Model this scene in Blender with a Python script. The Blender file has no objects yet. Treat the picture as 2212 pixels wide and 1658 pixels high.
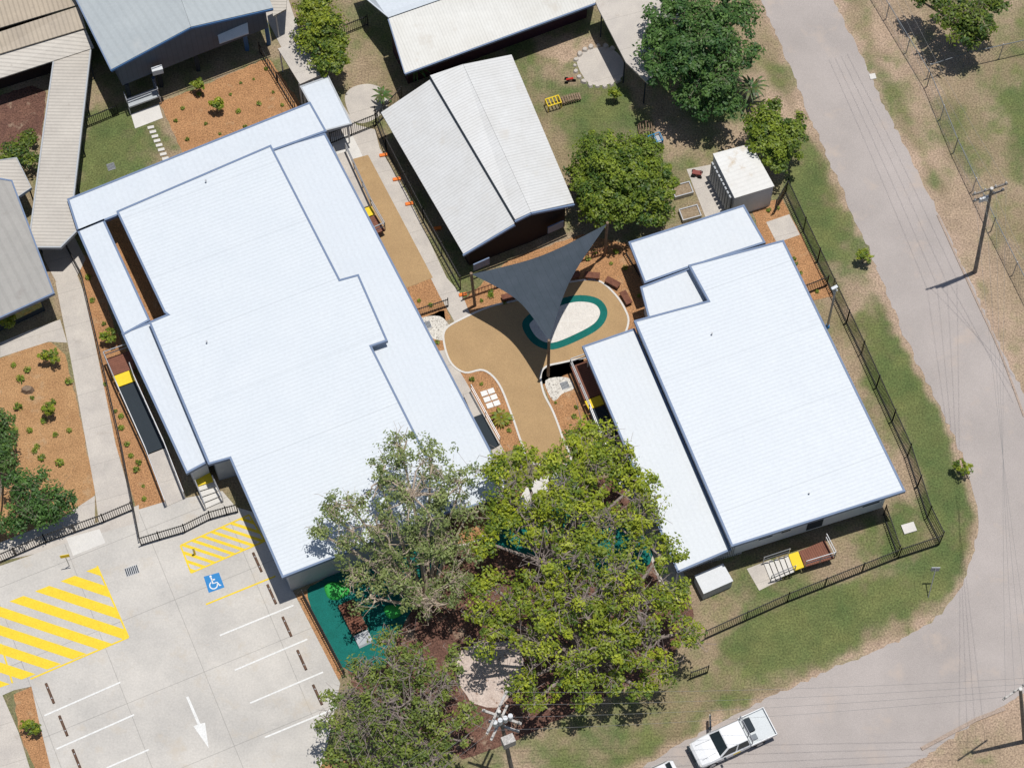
import bpy, math, random
import numpy as np
from mathutils import Vector, Matrix
random.seed(7); rng=np.random.default_rng(11)
S=bpy.context.scene; COL=S.collection
F=5500.0; TH=math.radians(25); D=157.0
ct,st=math.cos(TH),math.sin(TH)
CAM=(0,-D*st,D*ct)
def P(px,py,z=0.0):
    u=(px-1106)/F; v=(829-py)/F
    dx,dy,dz=u,v*ct+st,v*st-ct
    t=(z-CAM[2])/dz
    return Vector((CAM[0]+dx*t,CAM[1]+dy*t,z))
# ---------------- materials
def L(c):
    return (c[0],c[1],c[2],1)
def nn(nt,t,**k):
    n=nt.nodes.new(t)
    for a,b in k.items(): setattr(n,a,b)
    return n
def mat(name,c1,c2=None,scale=1.5,fine=12,rough=.8,bump=0.0,contrast=.5,finec=.35,stripe=None,stripe2=None,metal=0,spots=None,spots2=None,attr=None,bumpd=.02):
    m=bpy.data.materials.new(name); m.use_nodes=True; nt=m.node_tree; lk=nt.links.new
    b=nt.nodes['Principled BSDF']; b.inputs['Roughness'].default_value=rough; b.inputs['Metallic'].default_value=metal
    b.inputs['Specular IOR Level'].default_value=.3
    geo=nn(nt,'ShaderNodeNewGeometry')
    c2=c2 or tuple(x*.75 for x in c1)
    n1=nn(nt,'ShaderNodeTexNoise'); n1.inputs['Scale'].default_value=scale; n1.inputs['Detail'].default_value=6; n1.inputs['Roughness'].default_value=.6
    n2=nn(nt,'ShaderNodeTexNoise'); n2.inputs['Scale'].default_value=fine; n2.inputs['Detail'].default_value=3; n2.inputs['Roughness'].default_value=.7
    lk(geo.outputs['Position'],n1.inputs['Vector']); lk(geo.outputs['Position'],n2.inputs['Vector'])
    mr=nn(nt,'ShaderNodeMapRange'); mr.inputs[1].default_value=.5-contrast*.5; mr.inputs[2].default_value=.5+contrast*.5
    lk(n1.outputs[0],mr.inputs[0])
    mx=nn(nt,'ShaderNodeMix',data_type='RGBA'); mx.inputs[6].default_value=L(c1); mx.inputs[7].default_value=L(c2)
    lk(mr.outputs[0],mx.inputs[0]); col=mx.outputs[2]
    if attr:
        at=nn(nt,'ShaderNodeAttribute'); at.attribute_name=attr; col=at.outputs['Color']
    def mul(col,fac):
        v=nn(nt,'ShaderNodeVectorMath',operation='SCALE'); lk(col,v.inputs[0]); lk(fac,v.inputs['Scale']); return v.outputs[0]
    m2=nn(nt,'ShaderNodeMapRange'); m2.inputs[1].default_value=.3; m2.inputs[2].default_value=.7; m2.inputs[3].default_value=1-finec; m2.inputs[4].default_value=1+finec; m2.clamp=True
    lk(n2.outputs[0],m2.inputs[0]); col=mul(col,m2.outputs[0])
    for s in (stripe,stripe2):
        if not s: continue
        d,pitch,width,dark=s
        dp=nn(nt,'ShaderNodeVectorMath',operation='DOT_PRODUCT'); lk(geo.outputs['Position'],dp.inputs[0]); dp.inputs[1].default_value=(d[0]/pitch,d[1]/pitch,0)
        fr=nn(nt,'ShaderNodeMath',operation='FRACT'); lk(dp.outputs['Value'],fr.inputs[0])
        lt=nn(nt,'ShaderNodeMath',operation='LESS_THAN'); lk(fr.outputs[0],lt.inputs[0]); lt.inputs[1].default_value=width
        r=nn(nt,'ShaderNodeMapRange'); lk(lt.outputs[0],r.inputs[0]); r.inputs[3].default_value=1; r.inputs[4].default_value=dark
        col=mul(col,r.outputs[0])
    for sp in (spots,spots2):
        if not sp: continue
        sc,th,cc=sp[:3]; wdt=sp[3] if len(sp)>3 else .1
        n3=nn(nt,'ShaderNodeTexNoise'); n3.inputs['Scale'].default_value=sc; n3.inputs['Detail'].default_value=8; n3.inputs['Roughness'].default_value=.65
        lk(geo.outputs['Position'],n3.inputs['Vector'])
        r=nn(nt,'ShaderNodeMapRange'); lk(n3.outputs[0],r.inputs[0]); r.inputs[1].default_value=th; r.inputs[2].default_value=th+wdt
        x=nn(nt,'ShaderNodeMix',data_type='RGBA'); lk(r.outputs[0],x.inputs[0]); lk(col,x.inputs[6]); x.inputs[7].default_value=L(cc); col=x.outputs[2]
    lk(col,b.inputs['Base Color'])
    if bump:
        bp=nn(nt,'ShaderNodeBump'); bp.inputs['Strength'].default_value=bump; bp.inputs['Distance'].default_value=bumpd
        lk(n2.outputs[0],bp.inputs['Height']); lk(bp.outputs[0],b.inputs['Normal'])
    return m
def pdir(a,b,perp=False):
    v=P(*b)-P(*a); v.z=0; v.normalize()
    return (-v.y,v.x) if perp else (v.x,v.y)
M={}
def simple(n,c,rough=.6,metal=0,fc=.08): M[n]=mat(n,c,tuple(x*.9 for x in c),rough=rough,metal=metal,finec=fc); return M[n]
for n,c,r,me in [('black_steel',(.012,.012,.014),.5,0),('galvanised',(.40,.41,.43),.4,.4),('white_paint',(.72,.72,.72),.5,0),('blue_trim',(.16,.22,.34),.5,0),
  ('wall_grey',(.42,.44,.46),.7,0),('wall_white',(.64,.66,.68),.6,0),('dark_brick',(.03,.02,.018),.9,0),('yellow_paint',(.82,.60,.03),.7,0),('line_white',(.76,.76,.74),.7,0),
  ('glass',(.02,.03,.035),.1,0),('car_white',(.76,.77,.78),.25,0),('tyre',(.02,.02,.02),.9,0),('rubber_dark',(.03,.04,.05),.9,0),('red_paint',(.5,.03,.02),.5,0),
  ('orange_plastic',(.8,.2,.03),.6,0),('blue_plastic',(.02,.25,.5),.5,0),('red_trim',(.24,.06,.05),.6,0),('navy_wall',(.05,.075,.12),.7,0),('blue_sign',(.03,.22,.52),.7,0),
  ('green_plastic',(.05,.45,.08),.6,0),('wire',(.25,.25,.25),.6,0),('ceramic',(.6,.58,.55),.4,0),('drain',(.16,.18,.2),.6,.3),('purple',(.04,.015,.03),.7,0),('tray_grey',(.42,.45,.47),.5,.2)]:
    simple(n,c,r,me)
M['timber']=mat('timber',(.2,.085,.05),(.12,.045,.03),scale=4,rough=.8,finec=.3)
M['old_timber']=mat('old_timber',(.3,.22,.15),(.14,.09,.06),scale=5,rough=.9,finec=.3)
M['stop_timber']=mat('stop_timber',(.16,.09,.06),(.08,.05,.035),scale=5,rough=.9,finec=.3)
M['pole_wood']=mat('pole_wood',(.26,.24,.21),(.14,.12,.11),scale=4,rough=.9)
M['pale_arm']=mat('pale_arm',(.52,.5,.47),(.36,.34,.32),scale=4,rough=.8)
M['bark']=mat('bark',(.3,.25,.19),(.13,.10,.08),scale=5,rough=.95,finec=.3)
M['bark_pale']=mat('bark_pale',(.56,.47,.36),(.32,.25,.2),scale=4,rough=.95,finec=.3)
M['bark_grey']=mat('bark_grey',(.36,.30,.27),(.2,.16,.145),scale=5,rough=.95,finec=.3)
cd=pdir((475,1372),(632,1308)); cp=pdir((475,1372),(632,1308),True)
M['concrete']=mat('concrete',(.56,.53,.485),(.45,.43,.40),scale=.3,fine=9,rough=.9,contrast=.3,finec=.09,bump=.2,stripe=(cd,4.8,.008,.72),stripe2=(cp,4.9,.008,.72),spots=(.55,.55,(.49,.43,.35),.22),spots2=(1.6,.66,(.36,.33,.29),.12))
M['concrete_path']=mat('concrete_path',(.55,.505,.45),(.44,.405,.37),scale=.8,fine=14,rough=.9,contrast=.4,finec=.12,bump=.2,stripe=(pdir((120,610),(250,1100)),2.4,.012,.75),spots=(1.1,.62,(.36,.31,.26),.2))
M['concrete_new']=mat('concrete_new',(.66,.64,.60),(.58,.56,.53),scale=1.2,fine=14,rough=.9,finec=.08)
M['road']=mat('road',(.43,.385,.36),(.345,.31,.29),scale=.22,fine=24,rough=.95,contrast=.4,finec=.2,bump=.4,spots=(.45,.56,(.46,.385,.33),.2),spots2=(2.2,.70,(.22,.2,.19),.08))
M['mulch']=mat('mulch',(.46,.25,.12),(.33,.17,.08),scale=1.0,fine=13,rough=.98,contrast=.6,finec=.55,bump=.9,bumpd=.05,spots=(3,.66,(.15,.085,.05)),spots2=(.8,.58,(.49,.35,.21),.2))
M['mulch_bare']=mat('mulch_bare',(.46,.27,.13),(.34,.185,.085),scale=.8,fine=13,rough=.98,contrast=.6,finec=.45,bump=.9,bumpd=.05,spots=(2.5,.64,(.2,.13,.07)),spots2=(.6,.58,(.47,.35,.22),.2))
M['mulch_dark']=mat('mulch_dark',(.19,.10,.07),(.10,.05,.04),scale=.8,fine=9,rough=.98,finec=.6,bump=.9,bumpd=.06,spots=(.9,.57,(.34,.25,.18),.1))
M['softfall_tan']=mat('softfall_tan',(.43,.29,.15),(.36,.24,.125),scale=.7,fine=22,rough=.95,finec=.2,bump=.4,spots=(1.3,.62,(.46,.33,.19),.2))
M['softfall_teal']=mat('softfall_teal',(.008,.15,.13),(.006,.11,.09),scale=1.5,fine=20,rough=.95,finec=.25,bump=.3)
M['sand']=mat('sand',(.72,.69,.64),(.64,.6,.55),scale=2,fine=10,rough=.98,finec=.12,bump=.8,bumpd=.05)
M['sand_pink']=mat('sand_pink',(.62,.52,.46),(.45,.36,.31),scale=2,fine=10,rough=.98,finec=.2,bump=.8,bumpd=.05,spots=(1.6,.6,(.3,.2,.15),.06))
M['pebble']=mat('pebble',(.64,.61,.55),(.56,.53,.48),scale=6,fine=11,rough=.9,contrast=.2,finec=.3,spots=(8,.57,(.16,.14,.12),.04))
M['sail']=mat('sail',(.055,.07,.09),(.04,.055,.07),scale=1.5,fine=30,rough=.8,finec=.2,stripe=(pdir((1020,592),(1312,483)),.45,.05,.75))
def roofmat(name,c1,c2,d,pitch=.26,dark=.86,scale=.5,contrast=.5,finec=.05,spots=None,spots2=None,rough=.45,join=None):
    M[name]=mat(name,c1,c2,scale=scale,fine=6,rough=rough,contrast=contrast,finec=finec,stripe=(d,pitch,.35,dark),stripe2=join,spots=spots,spots2=spots2,bump=.05)
dS=pdir((583,318),(832,870)); dSp=pdir((583,318),(832,870),True); dQ=pdir((1690,523),(1950,1058)); dQp=pdir((1690,523),(1950,1058),True); dG=pdir((823,240),(1000,548)); dF=pdir((875,158),(1285,5)); dB=pdir((122,100),(80,480))
litter=(5.5,.73,(.40,.37,.32),.05); dust=(.35,.56,(.62,.64,.65),.3)
roofmat('roof_white_main',(.62,.66,.695),(.585,.63,.67),dS,.25,.935,spots2=litter,join=(dS,4.6,.010,.88))
roofmat('roof_white_low',(.60,.64,.68),(.565,.61,.655),dSp,.38,.98,spots2=litter)
roofmat('roof_white_right',(.625,.665,.70),(.595,.635,.675),dQ,.25,.935,spots2=litter,join=(dQ,4.6,.010,.88))
roofmat('roof_white_right_low',(.615,.65,.68),(.585,.62,.65),dQp,.38,.98,spots=dust,spots2=litter)
roofmat('roof_old_white',(.67,.675,.67),(.60,.595,.575),dG,.2,.87,scale=.6,spots=(.5,.58,(.56,.53,.48),.2),spots2=(3,.67,(.44,.38,.32),.08),join=(dG,1.2,.03,.92))
roofmat('roof_f',(.62,.62,.59),(.53,.52,.48),dF,.2,.9,scale=.5,spots=(.6,.58,(.46,.43,.38),.15),join=(dF,1.3,.03,.92))
roofmat('roof_walk',(.55,.51,.45),(.44,.405,.36),dB,.24,.78,spots=(1.5,.62,(.33,.29,.25),.12))
roofmat('roof_tan',(.50,.42,.32),(.38,.32,.25),pdir((0,105),(180,55)),.3,.82,spots=(1.2,.6,(.3,.25,.2),.15))
roofmat('roof_grey',(.37,.355,.33),(.31,.30,.28),pdir((114,630),(0,682)),.6,.93,spots=(.8,.6,(.27,.25,.23),.15))
roofmat('roof_blue',(.42,.455,.465),(.36,.395,.41),pdir((240,150),(415,60)),.5,.95,spots=(.5,.58,(.46,.475,.47),.2))
roofmat('roof_shed',(.70,.70,.68),(.62,.6,.56),pdir((1540,330),(1587,425)),.3,.95,spots=(1.0,.57,(.52,.43,.32),.15))
M['clad']=mat('clad',(.085,.11,.15),(.065,.09,.125),rough=.6,finec=.05,stripe=(pdir((240,150),(590,18)),.35,.15,.85))
# ---------------- object helpers
def wl(o):
    v=Vector((0,0,0))
    while o: v+=o.location; o=o.parent
    return v
def thing(name,label,cat,loc=(0,0,0),group=None,rz=0):
    o=bpy.data.objects.new(name,None); COL.objects.link(o); o.location=loc; o.rotation_euler=(0,0,rz); o.empty_display_size=.3
    o['label']=label; o['category']=cat
    if group: o['group']=group
    return o
def tag(o,label=None,cat=None,group=None,kind=None):
    if label:o['label']=label
    if cat:o['category']=cat
    if group:o['group']=group
    if kind:o['kind']=kind
    return o
class MB:
    def __init__(s): s.v=[]; s.f=[]
    def add(s,vs,fs):
        n=len(s.v); s.v+= [tuple(x) for x in vs]; s.f+=[tuple(n+i for i in f) for f in fs]; return s
    def poly(s,pts): return s.add(pts,[tuple(range(len(pts)))])
    def prism(s,bot,top):
        n=len(bot); return s.add(list(bot)+list(top),[tuple(range(n-1,-1,-1)),tuple(range(n,2*n))]+[(i,(i+1)%n,n+(i+1)%n,n+i) for i in range(n)])
    def box(s,c,sz,rz=0):
        cx,cy,cz=c; a,b,h=[x/2 for x in sz]; co,si=math.cos(rz),math.sin(rz)
        q=[(cx+x*co-y*si,cy+x*si+y*co) for x,y in ((-a,-b),(a,-b),(a,b),(-a,b))]
        return s.prism([(x,y,cz-h) for x,y in q],[(x,y,cz+h) for x,y in q])
    def bar(s,a,b,w,h=None):
        a=Vector(a);b=Vector(b);h=h or w; d=(b-a)
        if d.length<1e-5: return s
        d.normalize(); up=Vector((0,0,1)) if abs(d.z)<.95 else Vector((1,0,0))
        x=d.cross(up).normalized()*w/2; y=x.cross(d).normalized()*h/2
        return s.prism([a-x-y,a+x-y,a+x+y,a-x+y],[b-x-y,b+x-y,b+x+y,b-x+y])
    def tube(s,a,b,r0,r1=None,n=8):
        a=Vector(a);b=Vector(b);r1=r0 if r1 is None else r1; d=(b-a)
        if d.length<1e-5: return s
        d.normalize(); up=Vector((0,0,1)) if abs(d.z)<.95 else Vector((1,0,0))
        x=d.cross(up).normalized(); y=x.cross(d).normalized()
        A=[a+(x*math.cos(t)+y*math.sin(t))*r0 for t in [2*math.pi*i/n for i in range(n)]]
        B=[b+(x*math.cos(t)+y*math.sin(t))*r1 for t in [2*math.pi*i/n for i in range(n)]]
        return s.prism(A,B)
    def build(s,name,m,parent=None,smooth=False,local=False):
        me=bpy.data.meshes.new(name); v=s.v
        if parent and not local:
            w=wl(parent); v=[(a-w.x,b-w.y,c-w.z) for a,b,c in v]
        me.from_pydata(v,[],s.f); me.materials.append(M[m] if isinstance(m,str) else m)
        if smooth: me.polygons.foreach_set('use_smooth',[True]*len(me.polygons))
        me.update()
        o=bpy.data.objects.new(name,me); COL.objects.link(o)
        if parent: o.parent=parent
        return o
def area2(p): return sum(p[i][0]*p[(i+1)%len(p)][1]-p[(i+1)%len(p)][0]*p[i][1] for i in range(len(p)))/2
def offset(pts,d):
    """mitred outward offset (d>0) of a closed 2d polygon"""
    s=1 if area2(pts)>0 else -1; n=len(pts); out=[]
    for i in range(n):
        p0=Vector(pts[i-1][:2]);p1=Vector(pts[i][:2]);p2=Vector(pts[(i+1)%n][:2])
        a=(p1-p0).normalized();b=(p2-p1).normalized()
        na=Vector((a.y,-a.x))*s; nb=Vector((b.y,-b.x))*s
        m=(na+nb); l=m.length
        m=m/l if l>1e-4 else na
        k=d/max(.35,m.dot(na)); out.append(p1+m*k)
    return out
def smooth(pts,closed=True,k=6):
    n=len(pts); out=[]
    rngi=range(n) if closed else range(n-1)
    for i in rngi:
        g=lambda j: Vector(pts[j%n]) if closed else Vector(pts[max(0,min(n-1,j))])
        a,b,c,d=g(i-1),g(i),g(i+1),g(i+2)
        for j in range(k):
            t=j/k; out.append(tuple(.5*((2*b)+(c-a)*t+(2*a-5*b+4*c-d)*t*t+(3*b-a-3*c+d)*t**3)))
    if not closed: out.append(tuple(pts[-1]))
    return out
def rag(pts,step=.5,amp=.12):
    out=[];n=len(pts)
    for i in range(n):
        a=Vector(pts[i][:2]);b=Vector(pts[(i+1)%n][:2]);l=(b-a).length;k=max(1,int(l/step))
        for j in range(k):
            q=a.lerp(b,j/k); out.append((q.x+random.uniform(-amp,amp),q.y+random.uniform(-amp,amp)))
    return out
def W(pts,z=0): return [P(x,y,z) for x,y in pts]
def sheet(name,pts,z,m,kind='structure',world=False,ragged=0,step=.5):
    w=[Vector((p[0],p[1],0)) for p in pts] if world else W(pts)
    if ragged: w=rag(w,step,ragged)
    if area2(w)<0: w=w[::-1]
    o=MB().poly([(p[0],p[1],z) for p in w]).build(name,m)
    return tag(o,kind=kind)
def strip(mb,path,w,z0,z1,closed=False):
    p=[Vector((q[0],q[1])) for q in path]; n=len(p); Lf=[];R=[]
    for i in range(n):
        a=p[i-1] if (i>0 or closed) else p[i]; b=p[(i+1)%n] if (i<n-1 or closed) else p[i]
        d=(b-a).normalized(); nrm=Vector((-d.y,d.x))*w/2; Lf.append(p[i]+nrm);R.append(p[i]-nrm)
    for i in range(n if closed else n-1):
        j=(i+1)%n
        q=[Lf[i],R[i],R[j],Lf[j]]
        if area2(q)<0: q=q[::-1]
        mb.prism([(a.x,a.y,z0) for a in q],[(a.x,a.y,z1) for a in q])
def band(name,pts,w,z,m,closed=False,h=.03,kind='structure',world=False):
    mb=MB(); strip(mb,pts if world else W(pts),w,z-.02,z+h,closed); o=mb.build(name,m); 
    if kind: tag(o,kind=kind)
    return o
# ---------------- camera, light
cam=bpy.data.cameras.new('Camera'); co=bpy.data.objects.new('Camera',cam); COL.objects.link(co)
co.location=CAM; co.rotation_euler=(TH,0,0); cam.sensor_width=36; cam.lens=36*F/2212; cam.clip_end=3000; cam.clip_start=1
S.camera=co
sd=Vector((-.115,-.075,-1)).normalized()
sun=bpy.data.lights.new('Sun','SUN'); sun.energy=3.8; sun.angle=math.radians(.5); sun.color=(1,.965,.91)
so=bpy.data.objects.new('Sun',sun); COL.objects.link(so); so.rotation_euler=sd.to_track_quat('-Z','Y').to_euler()
wd=bpy.data.worlds.new('World'); S.world=wd; wd.use_nodes=True; nt=wd.node_tree
sky=nt.nodes.new('ShaderNodeTexSky'); sky.sky_type='NISHITA'; sky.sun_disc=False
sky.sun_elevation=math.asin(-sd.z); sky.sun_rotation=math.atan2(-sd.x,-sd.y)
nt.links.new(sky.outputs[0],nt.nodes['Background'].inputs[0]); nt.nodes['Background'].inputs[1].default_value=.07
S.view_settings.view_transform='Standard'
# ---------------- ground (one dense sheet with painted earth / grass mix)
def vnoise(X,Y,sc,seed):
    r=np.random.default_rng(seed).random((256,256)); x=X/sc; y=Y/sc
    xi=np.floor(x).astype(int); yi=np.floor(y).astype(int); fx=x-xi; fy=y-yi; fx=fx*fx*(3-2*fx); fy=fy*fy*(3-2*fy)
    g=lambda a,b: r[a%256,b%256]
    return (g(xi,yi)*(1-fx)+g(xi+1,yi)*fx)*(1-fy)+(g(xi,yi+1)*(1-fx)+g(xi+1,yi+1)*fx)*fy
def fbm(X,Y,sc,seed,o=4):
    t=0;a=1;s=0
    for i in range(o): t=t+a*vnoise(X,Y,sc/2**i,seed+i); s+=a; a*=.6
    return t/s
def inpoly(X,Y,poly):
    c=np.zeros(X.shape,bool); n=len(poly)
    for i in range(n):
        x1,y1=poly[i][0],poly[i][1]; x2,y2=poly[(i+1)%n][0],poly[(i+1)%n][1]
        if y1==y2: continue
        t=((y1>Y)!=(y2>Y))&(X<(x2-x1)*(Y-y1)/(y2-y1)+x1); c^=t
    return c
xs=np.concatenate([[-600,-250,-100,-60],np.arange(-42,42.01,.15),[60,100,250,600]])
ys=np.concatenate([[-600,-250,-100,-50],np.arange(-34,38.01,.15),[50,100,250,600]])
X,Y=np.meshgrid(xs,ys)
JX=X+(fbm(X,Y,2.0,5)-.5)*2.4; JY=Y+(fbm(X,Y,2.0,25)-.5)*2.4
G=np.full(X.shape,.4); B=np.full(X.shape,.35)
RL=[(1600,-120),(1645,0),(1700,130),(1745,240),(1810,390),(1880,545),(1960,740),(2040,900),(2085,1000),(2108,1080),(2113,1140),(2095,1220),(2050,1305),(1960,1375),(1830,1430),(1700,1490),(1570,1550),(1480,1600),(1390,1655),(1250,1730),(1100,1800)]
RB=[(1500,1960),(1760,1760),(1960,1655),(2080,1575),(2165,1525),(2260,1480),(2700,1300)]
RR=[(2700,1100),(2400,1080),(2290,960),(2212,850),(2150,722),(2100,618),(2020,445),(1950,310),(1850,100),(1803,0),(1760,-120)]
rl=smooth(RL,False,4); roadpx=rl+smooth(RB,False,3)+smooth(RR,False,4)
zones=[ # polygon px, green, bare
 ([(1790,-200),(2600,-200),(2600,860),(2212,860)],.08,.7),
 ([(1990,130),(2300,60),(2300,640),(2160,520),(2060,330)],.32,.3),
 ([(2150,200),(2300,170),(2300,440),(2200,400)],.7,.2),
 ([(2020,170),(2100,150),(2140,260),(2060,290)],.4,.2),
 ([(1840,-100),(1990,-100),(2060,130),(1960,120)],.15,.6),
 ([(1940,-100),(2400,-100),(2300,90),(2000,130)],.42,.3),
 ([(2110,620),(2212,640),(2260,860),(2190,800)],.12,.6),
 ([(1560,120),(1700,150),(1890,600),(2115,1080),(2110,1200),(1950,1390),(1700,1510),(1400,1670),(900,1800),(900,1600),(1500,1400),(2020,1150),(1850,750),(1700,420)],.66,.35),
 ([(1700,300),(1770,330),(1840,500),(1960,740),(1900,740),(1800,540),(1730,500)],.8,.3),
 ([(1790,520),(1850,520),(1900,640),(1840,700)],.3,.6),
 ([(1850,690),(1930,690),(2100,1060),(2105,1170),(2010,1300),(1860,1380),(1640,1450),(1540,1420),(1600,1385),(2030,1180),(2000,1060)],1.1,.2),
 ([(1130,1540),(1500,1430),(1650,1460),(1400,1600),(1000,1700),(1000,1600)],.45,.4),
 ([(1640,130),(1720,300),(1680,300),(1600,180)],.2,.7),
 ([(1660,460),(1720,470),(1990,1100),(1900,1080),(1700,560)],.22,.5),
 ([(1480,1290),(1600,1180),(1950,1070),(2000,1150),(1520,1370)],.35,.3),
 ([(1950,1080),(2010,1120),(2015,1165),(1900,1200),(1900,1120)],.85,.3),
 ([(1100,60),(1400,40),(1640,300),(1600,380),(1440,360),(1230,340),(1100,160)],.8,.4),
 ([(1120,60),(1300,50),(1330,110),(1230,120),(1160,110)],.12,.8),
 ([(1420,260),(1640,270),(1620,360),(1530,380),(1440,340)],.1,.6),
 ([(1580,270),(1700,300),(1700,400),(1580,370)],.1,.55),
 ([(1330,90),(1500,90),(1480,260),(1380,220)],.15,.4),
 ([(1180,170),(1370,180),(1410,280),(1230,310)],1.0,.3),
 ([(690,90),(800,60),(880,190),(840,230),(740,200)],.2,.4),
 ([(180,250),(345,250),(395,330),(180,430)],.9,.25),
 ([(0,150),(130,160),(100,330),(0,330)],.25,.5),
 ([(0,690),(150,680),(150,770),(0,780)],.1,.2),
 ([(0,1000),(40,1000),(30,1230),(0,1230)],.8,.2),
 ([(800,1100),(1500,1000),(1530,1450),(800,1650)],.1,.4),
 ([(1940,1500),(2400,1350),(2400,1900),(1700,1900)],.1,.85),
]
for poly,g,b in zones:
    w=W(poly); k=inpoly(JX,JY,[(p.x,p.y) for p in w]); G[k]=g; B[k]=b
rw=[(p.x,p.y) for p in W(roadpx)]
J2X=X+(fbm(X,Y,.9,205)-.5)*1.3; J2Y=Y+(fbm(X,Y,.9,225)-.5)*1.3
k=inpoly(J2X,J2Y,[tuple(p) for p in offset(rw,.38)]); G[k]=np.minimum(G[k],.12); B[k]=.95
def blur(A,n=2):
    for _ in range(n):
        A=(A+np.roll(A,1,0)+np.roll(A,-1,0)+np.roll(A,1,1)+np.roll(A,-1,1))/5
    return A
G=blur(G,4);B=blur(B,4)
nz=fbm(X,Y,3.2,40,5); nf=fbm(X,Y,.6,60,3)
g=np.clip((G-.5)+ (nz-.5)*1.7+(nf-.5)*.9+.5,0,1); g=g*g*(3-2*g)
bb=np.clip(B+(fbm(X,Y,4,80)-.5)*1.3,0,1)
def mixc(a,b,t): return a*(1-t[...,None])+b*t[...,None]
grass=mixc(np.array([.135,.155,.05]),np.array([.075,.12,.035]),np.clip(fbm(X,Y,1.5,90)*1.8-.35,0,1))
earth=mixc(np.array([.24,.19,.11]),np.array([.41,.30,.22]),bb)
C=mixc(earth,grass,g*.92)
C=C*(.8+.4*nf)[...,None]
ny,nx=X.shape
V=np.stack([X.ravel(),Y.ravel(),np.zeros(X.size)],1)
idx=np.arange(nx*ny).reshape(ny,nx)
Q=np.stack([idx[:-1,:-1].ravel(),idx[:-1,1:].ravel(),idx[1:,1:].ravel(),idx[1:,:-1].ravel()],1)
def quadmesh(name,V,Q,colors=None):
    me=bpy.data.meshes.new(name); me.vertices.add(len(V)); me.vertices.foreach_set('co',V.astype(np.float32).ravel())
    me.loops.add(Q.size); me.loops.foreach_set('vertex_index',Q.astype(np.int32).ravel())
    me.polygons.add(len(Q)); me.polygons.foreach_set('loop_start',np.arange(0,Q.size,4,dtype=np.int32)); 
    try: me.polygons.foreach_set('loop_total',np.full(len(Q),4,dtype=np.int32))
    except Exception: pass
    me.update(calc_edges=True)
    if colors is not None:
        a=me.color_attributes.new('Col','FLOAT_COLOR','POINT'); c=np.ones((len(V),4),np.float32); c[:,:3]=colors; a.data.foreach_set('color',c.ravel())
    return me
me=quadmesh('ground',V,Q,C.reshape(-1,3))
M['ground']=mat('ground',(1,1,1),rough=.98,fine=9,finec=.5,bump=.7,bumpd=.06,attr='Col',spots=(6,.67,(.12,.085,.05),.06),spots2=(5,.72,(.45,.38,.28),.05))
me.materials.append(M['ground']); go=bpy.data.objects.new('ground',me); COL.objects.link(go); tag(go,kind='structure')
# ---------------- roads
sheet('road',roadpx,.008,'road',ragged=.11,step=.3)
M['dirt_edge']=mat('dirt_edge',(.40,.31,.25),(.34,.27,.22),scale=1,fine=12,rough=.98,finec=.3)
band('kerb',[(1990,1617),(2050,1585),(2110,1553),(2170,1530)],.22,.012,'dirt_edge',h=.08)
band('kerb',smooth([(2212,900),(2160,760),(2105,640),(2025,465)],False,4),.12,.012,'dirt_edge',h=.05)
# ---------------- mulch beds (z .012)
def bed(pts,m='mulch',z=.012,name='mulch_bed',sm=False): return sheet(name,smooth(pts,True,4) if sm else pts,z,m,ragged=.05,step=.3)
bed([(345,222),(470,172),(580,125),(650,225),(640,240),(395,332)])
bed([(165,545),(205,560),(245,700),(285,790),(400,1060),(345,1110),(300,1110),(250,960),(185,640)])
bed([(222,478),(262,470),(372,690),(318,700)])
bed([(-40,800),(0,775),(60,748),(110,738),(140,765),(165,860),(185,960),(207,1060),(190,1112),(140,1135),(60,1160),(-40,1190)],'mulch_bare')
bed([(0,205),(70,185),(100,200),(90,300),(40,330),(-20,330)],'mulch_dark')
bed([(640,1285),(668,1272),(750,1440),(730,1470)])
bed([(30,1500),(68,1482),(140,1690),(90,1690),(40,1580)])
bed([(640,1660),(700,1620),(780,1640),(760,1720),(620,1720)])
bed([(870,625),(940,598),(975,690),(920,700)])
bed([(1000,650),(1100,560),(1260,505),(1370,530),(1410,690),(1300,780),(1170,830),(1100,760),(1000,690)])
bed([(1160,790),(1260,770),(1300,930),(1215,950)])
bed([(990,800),(1060,790),(1140,960),(1080,980),(1010,860)])
bed([(900,690),(960,670),(975,760),(930,770)])
bed([(1620,440),(1690,430),(1800,640),(1740,650),(1650,530)])
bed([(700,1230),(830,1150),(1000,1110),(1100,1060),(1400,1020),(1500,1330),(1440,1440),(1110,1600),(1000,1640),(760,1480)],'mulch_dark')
bed([(985,1110),(1060,1090),(1075,1150),(990,1180)],z=.016)
# ---------------- concrete (z .02)
sheet('car_park_slab',[(-60,1240),(0,1222),(150,1170),(300,1128),(300,1100),(350,1085),(480,1060),(510,1095),(545,1105),(640,1290),(735,1475),(700,1640),(660,1720),(130,1740),(85,1560),(68,1482),(30,1490),(-60,1530)],.022,'concrete')
sheet('footpath',[(-60,1225),(-60,1195),(130,1120),(205,1070),(205,1130),(300,1090),(300,1135),(150,1180)],.020,'concrete_path')
sheet('footpath',[(120,610),(165,590),(185,640),(250,960),(290,1100),(215,1140),(205,1060),(150,760)],.018,'concrete_path')
sheet('footpath',[(-60,1530),(5,1500),(40,1580),(90,1740),(-60,1740)],.018,'concrete_path')
sheet('footpath',[(90,540),(150,490),(185,560),(165,600),(125,615),(95,560)],.0165,'concrete_path')
sheet('footpath',[(0,740),(60,715),(130,690),(145,740),(105,738),(0,772)],.014,'concrete_path')
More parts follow.
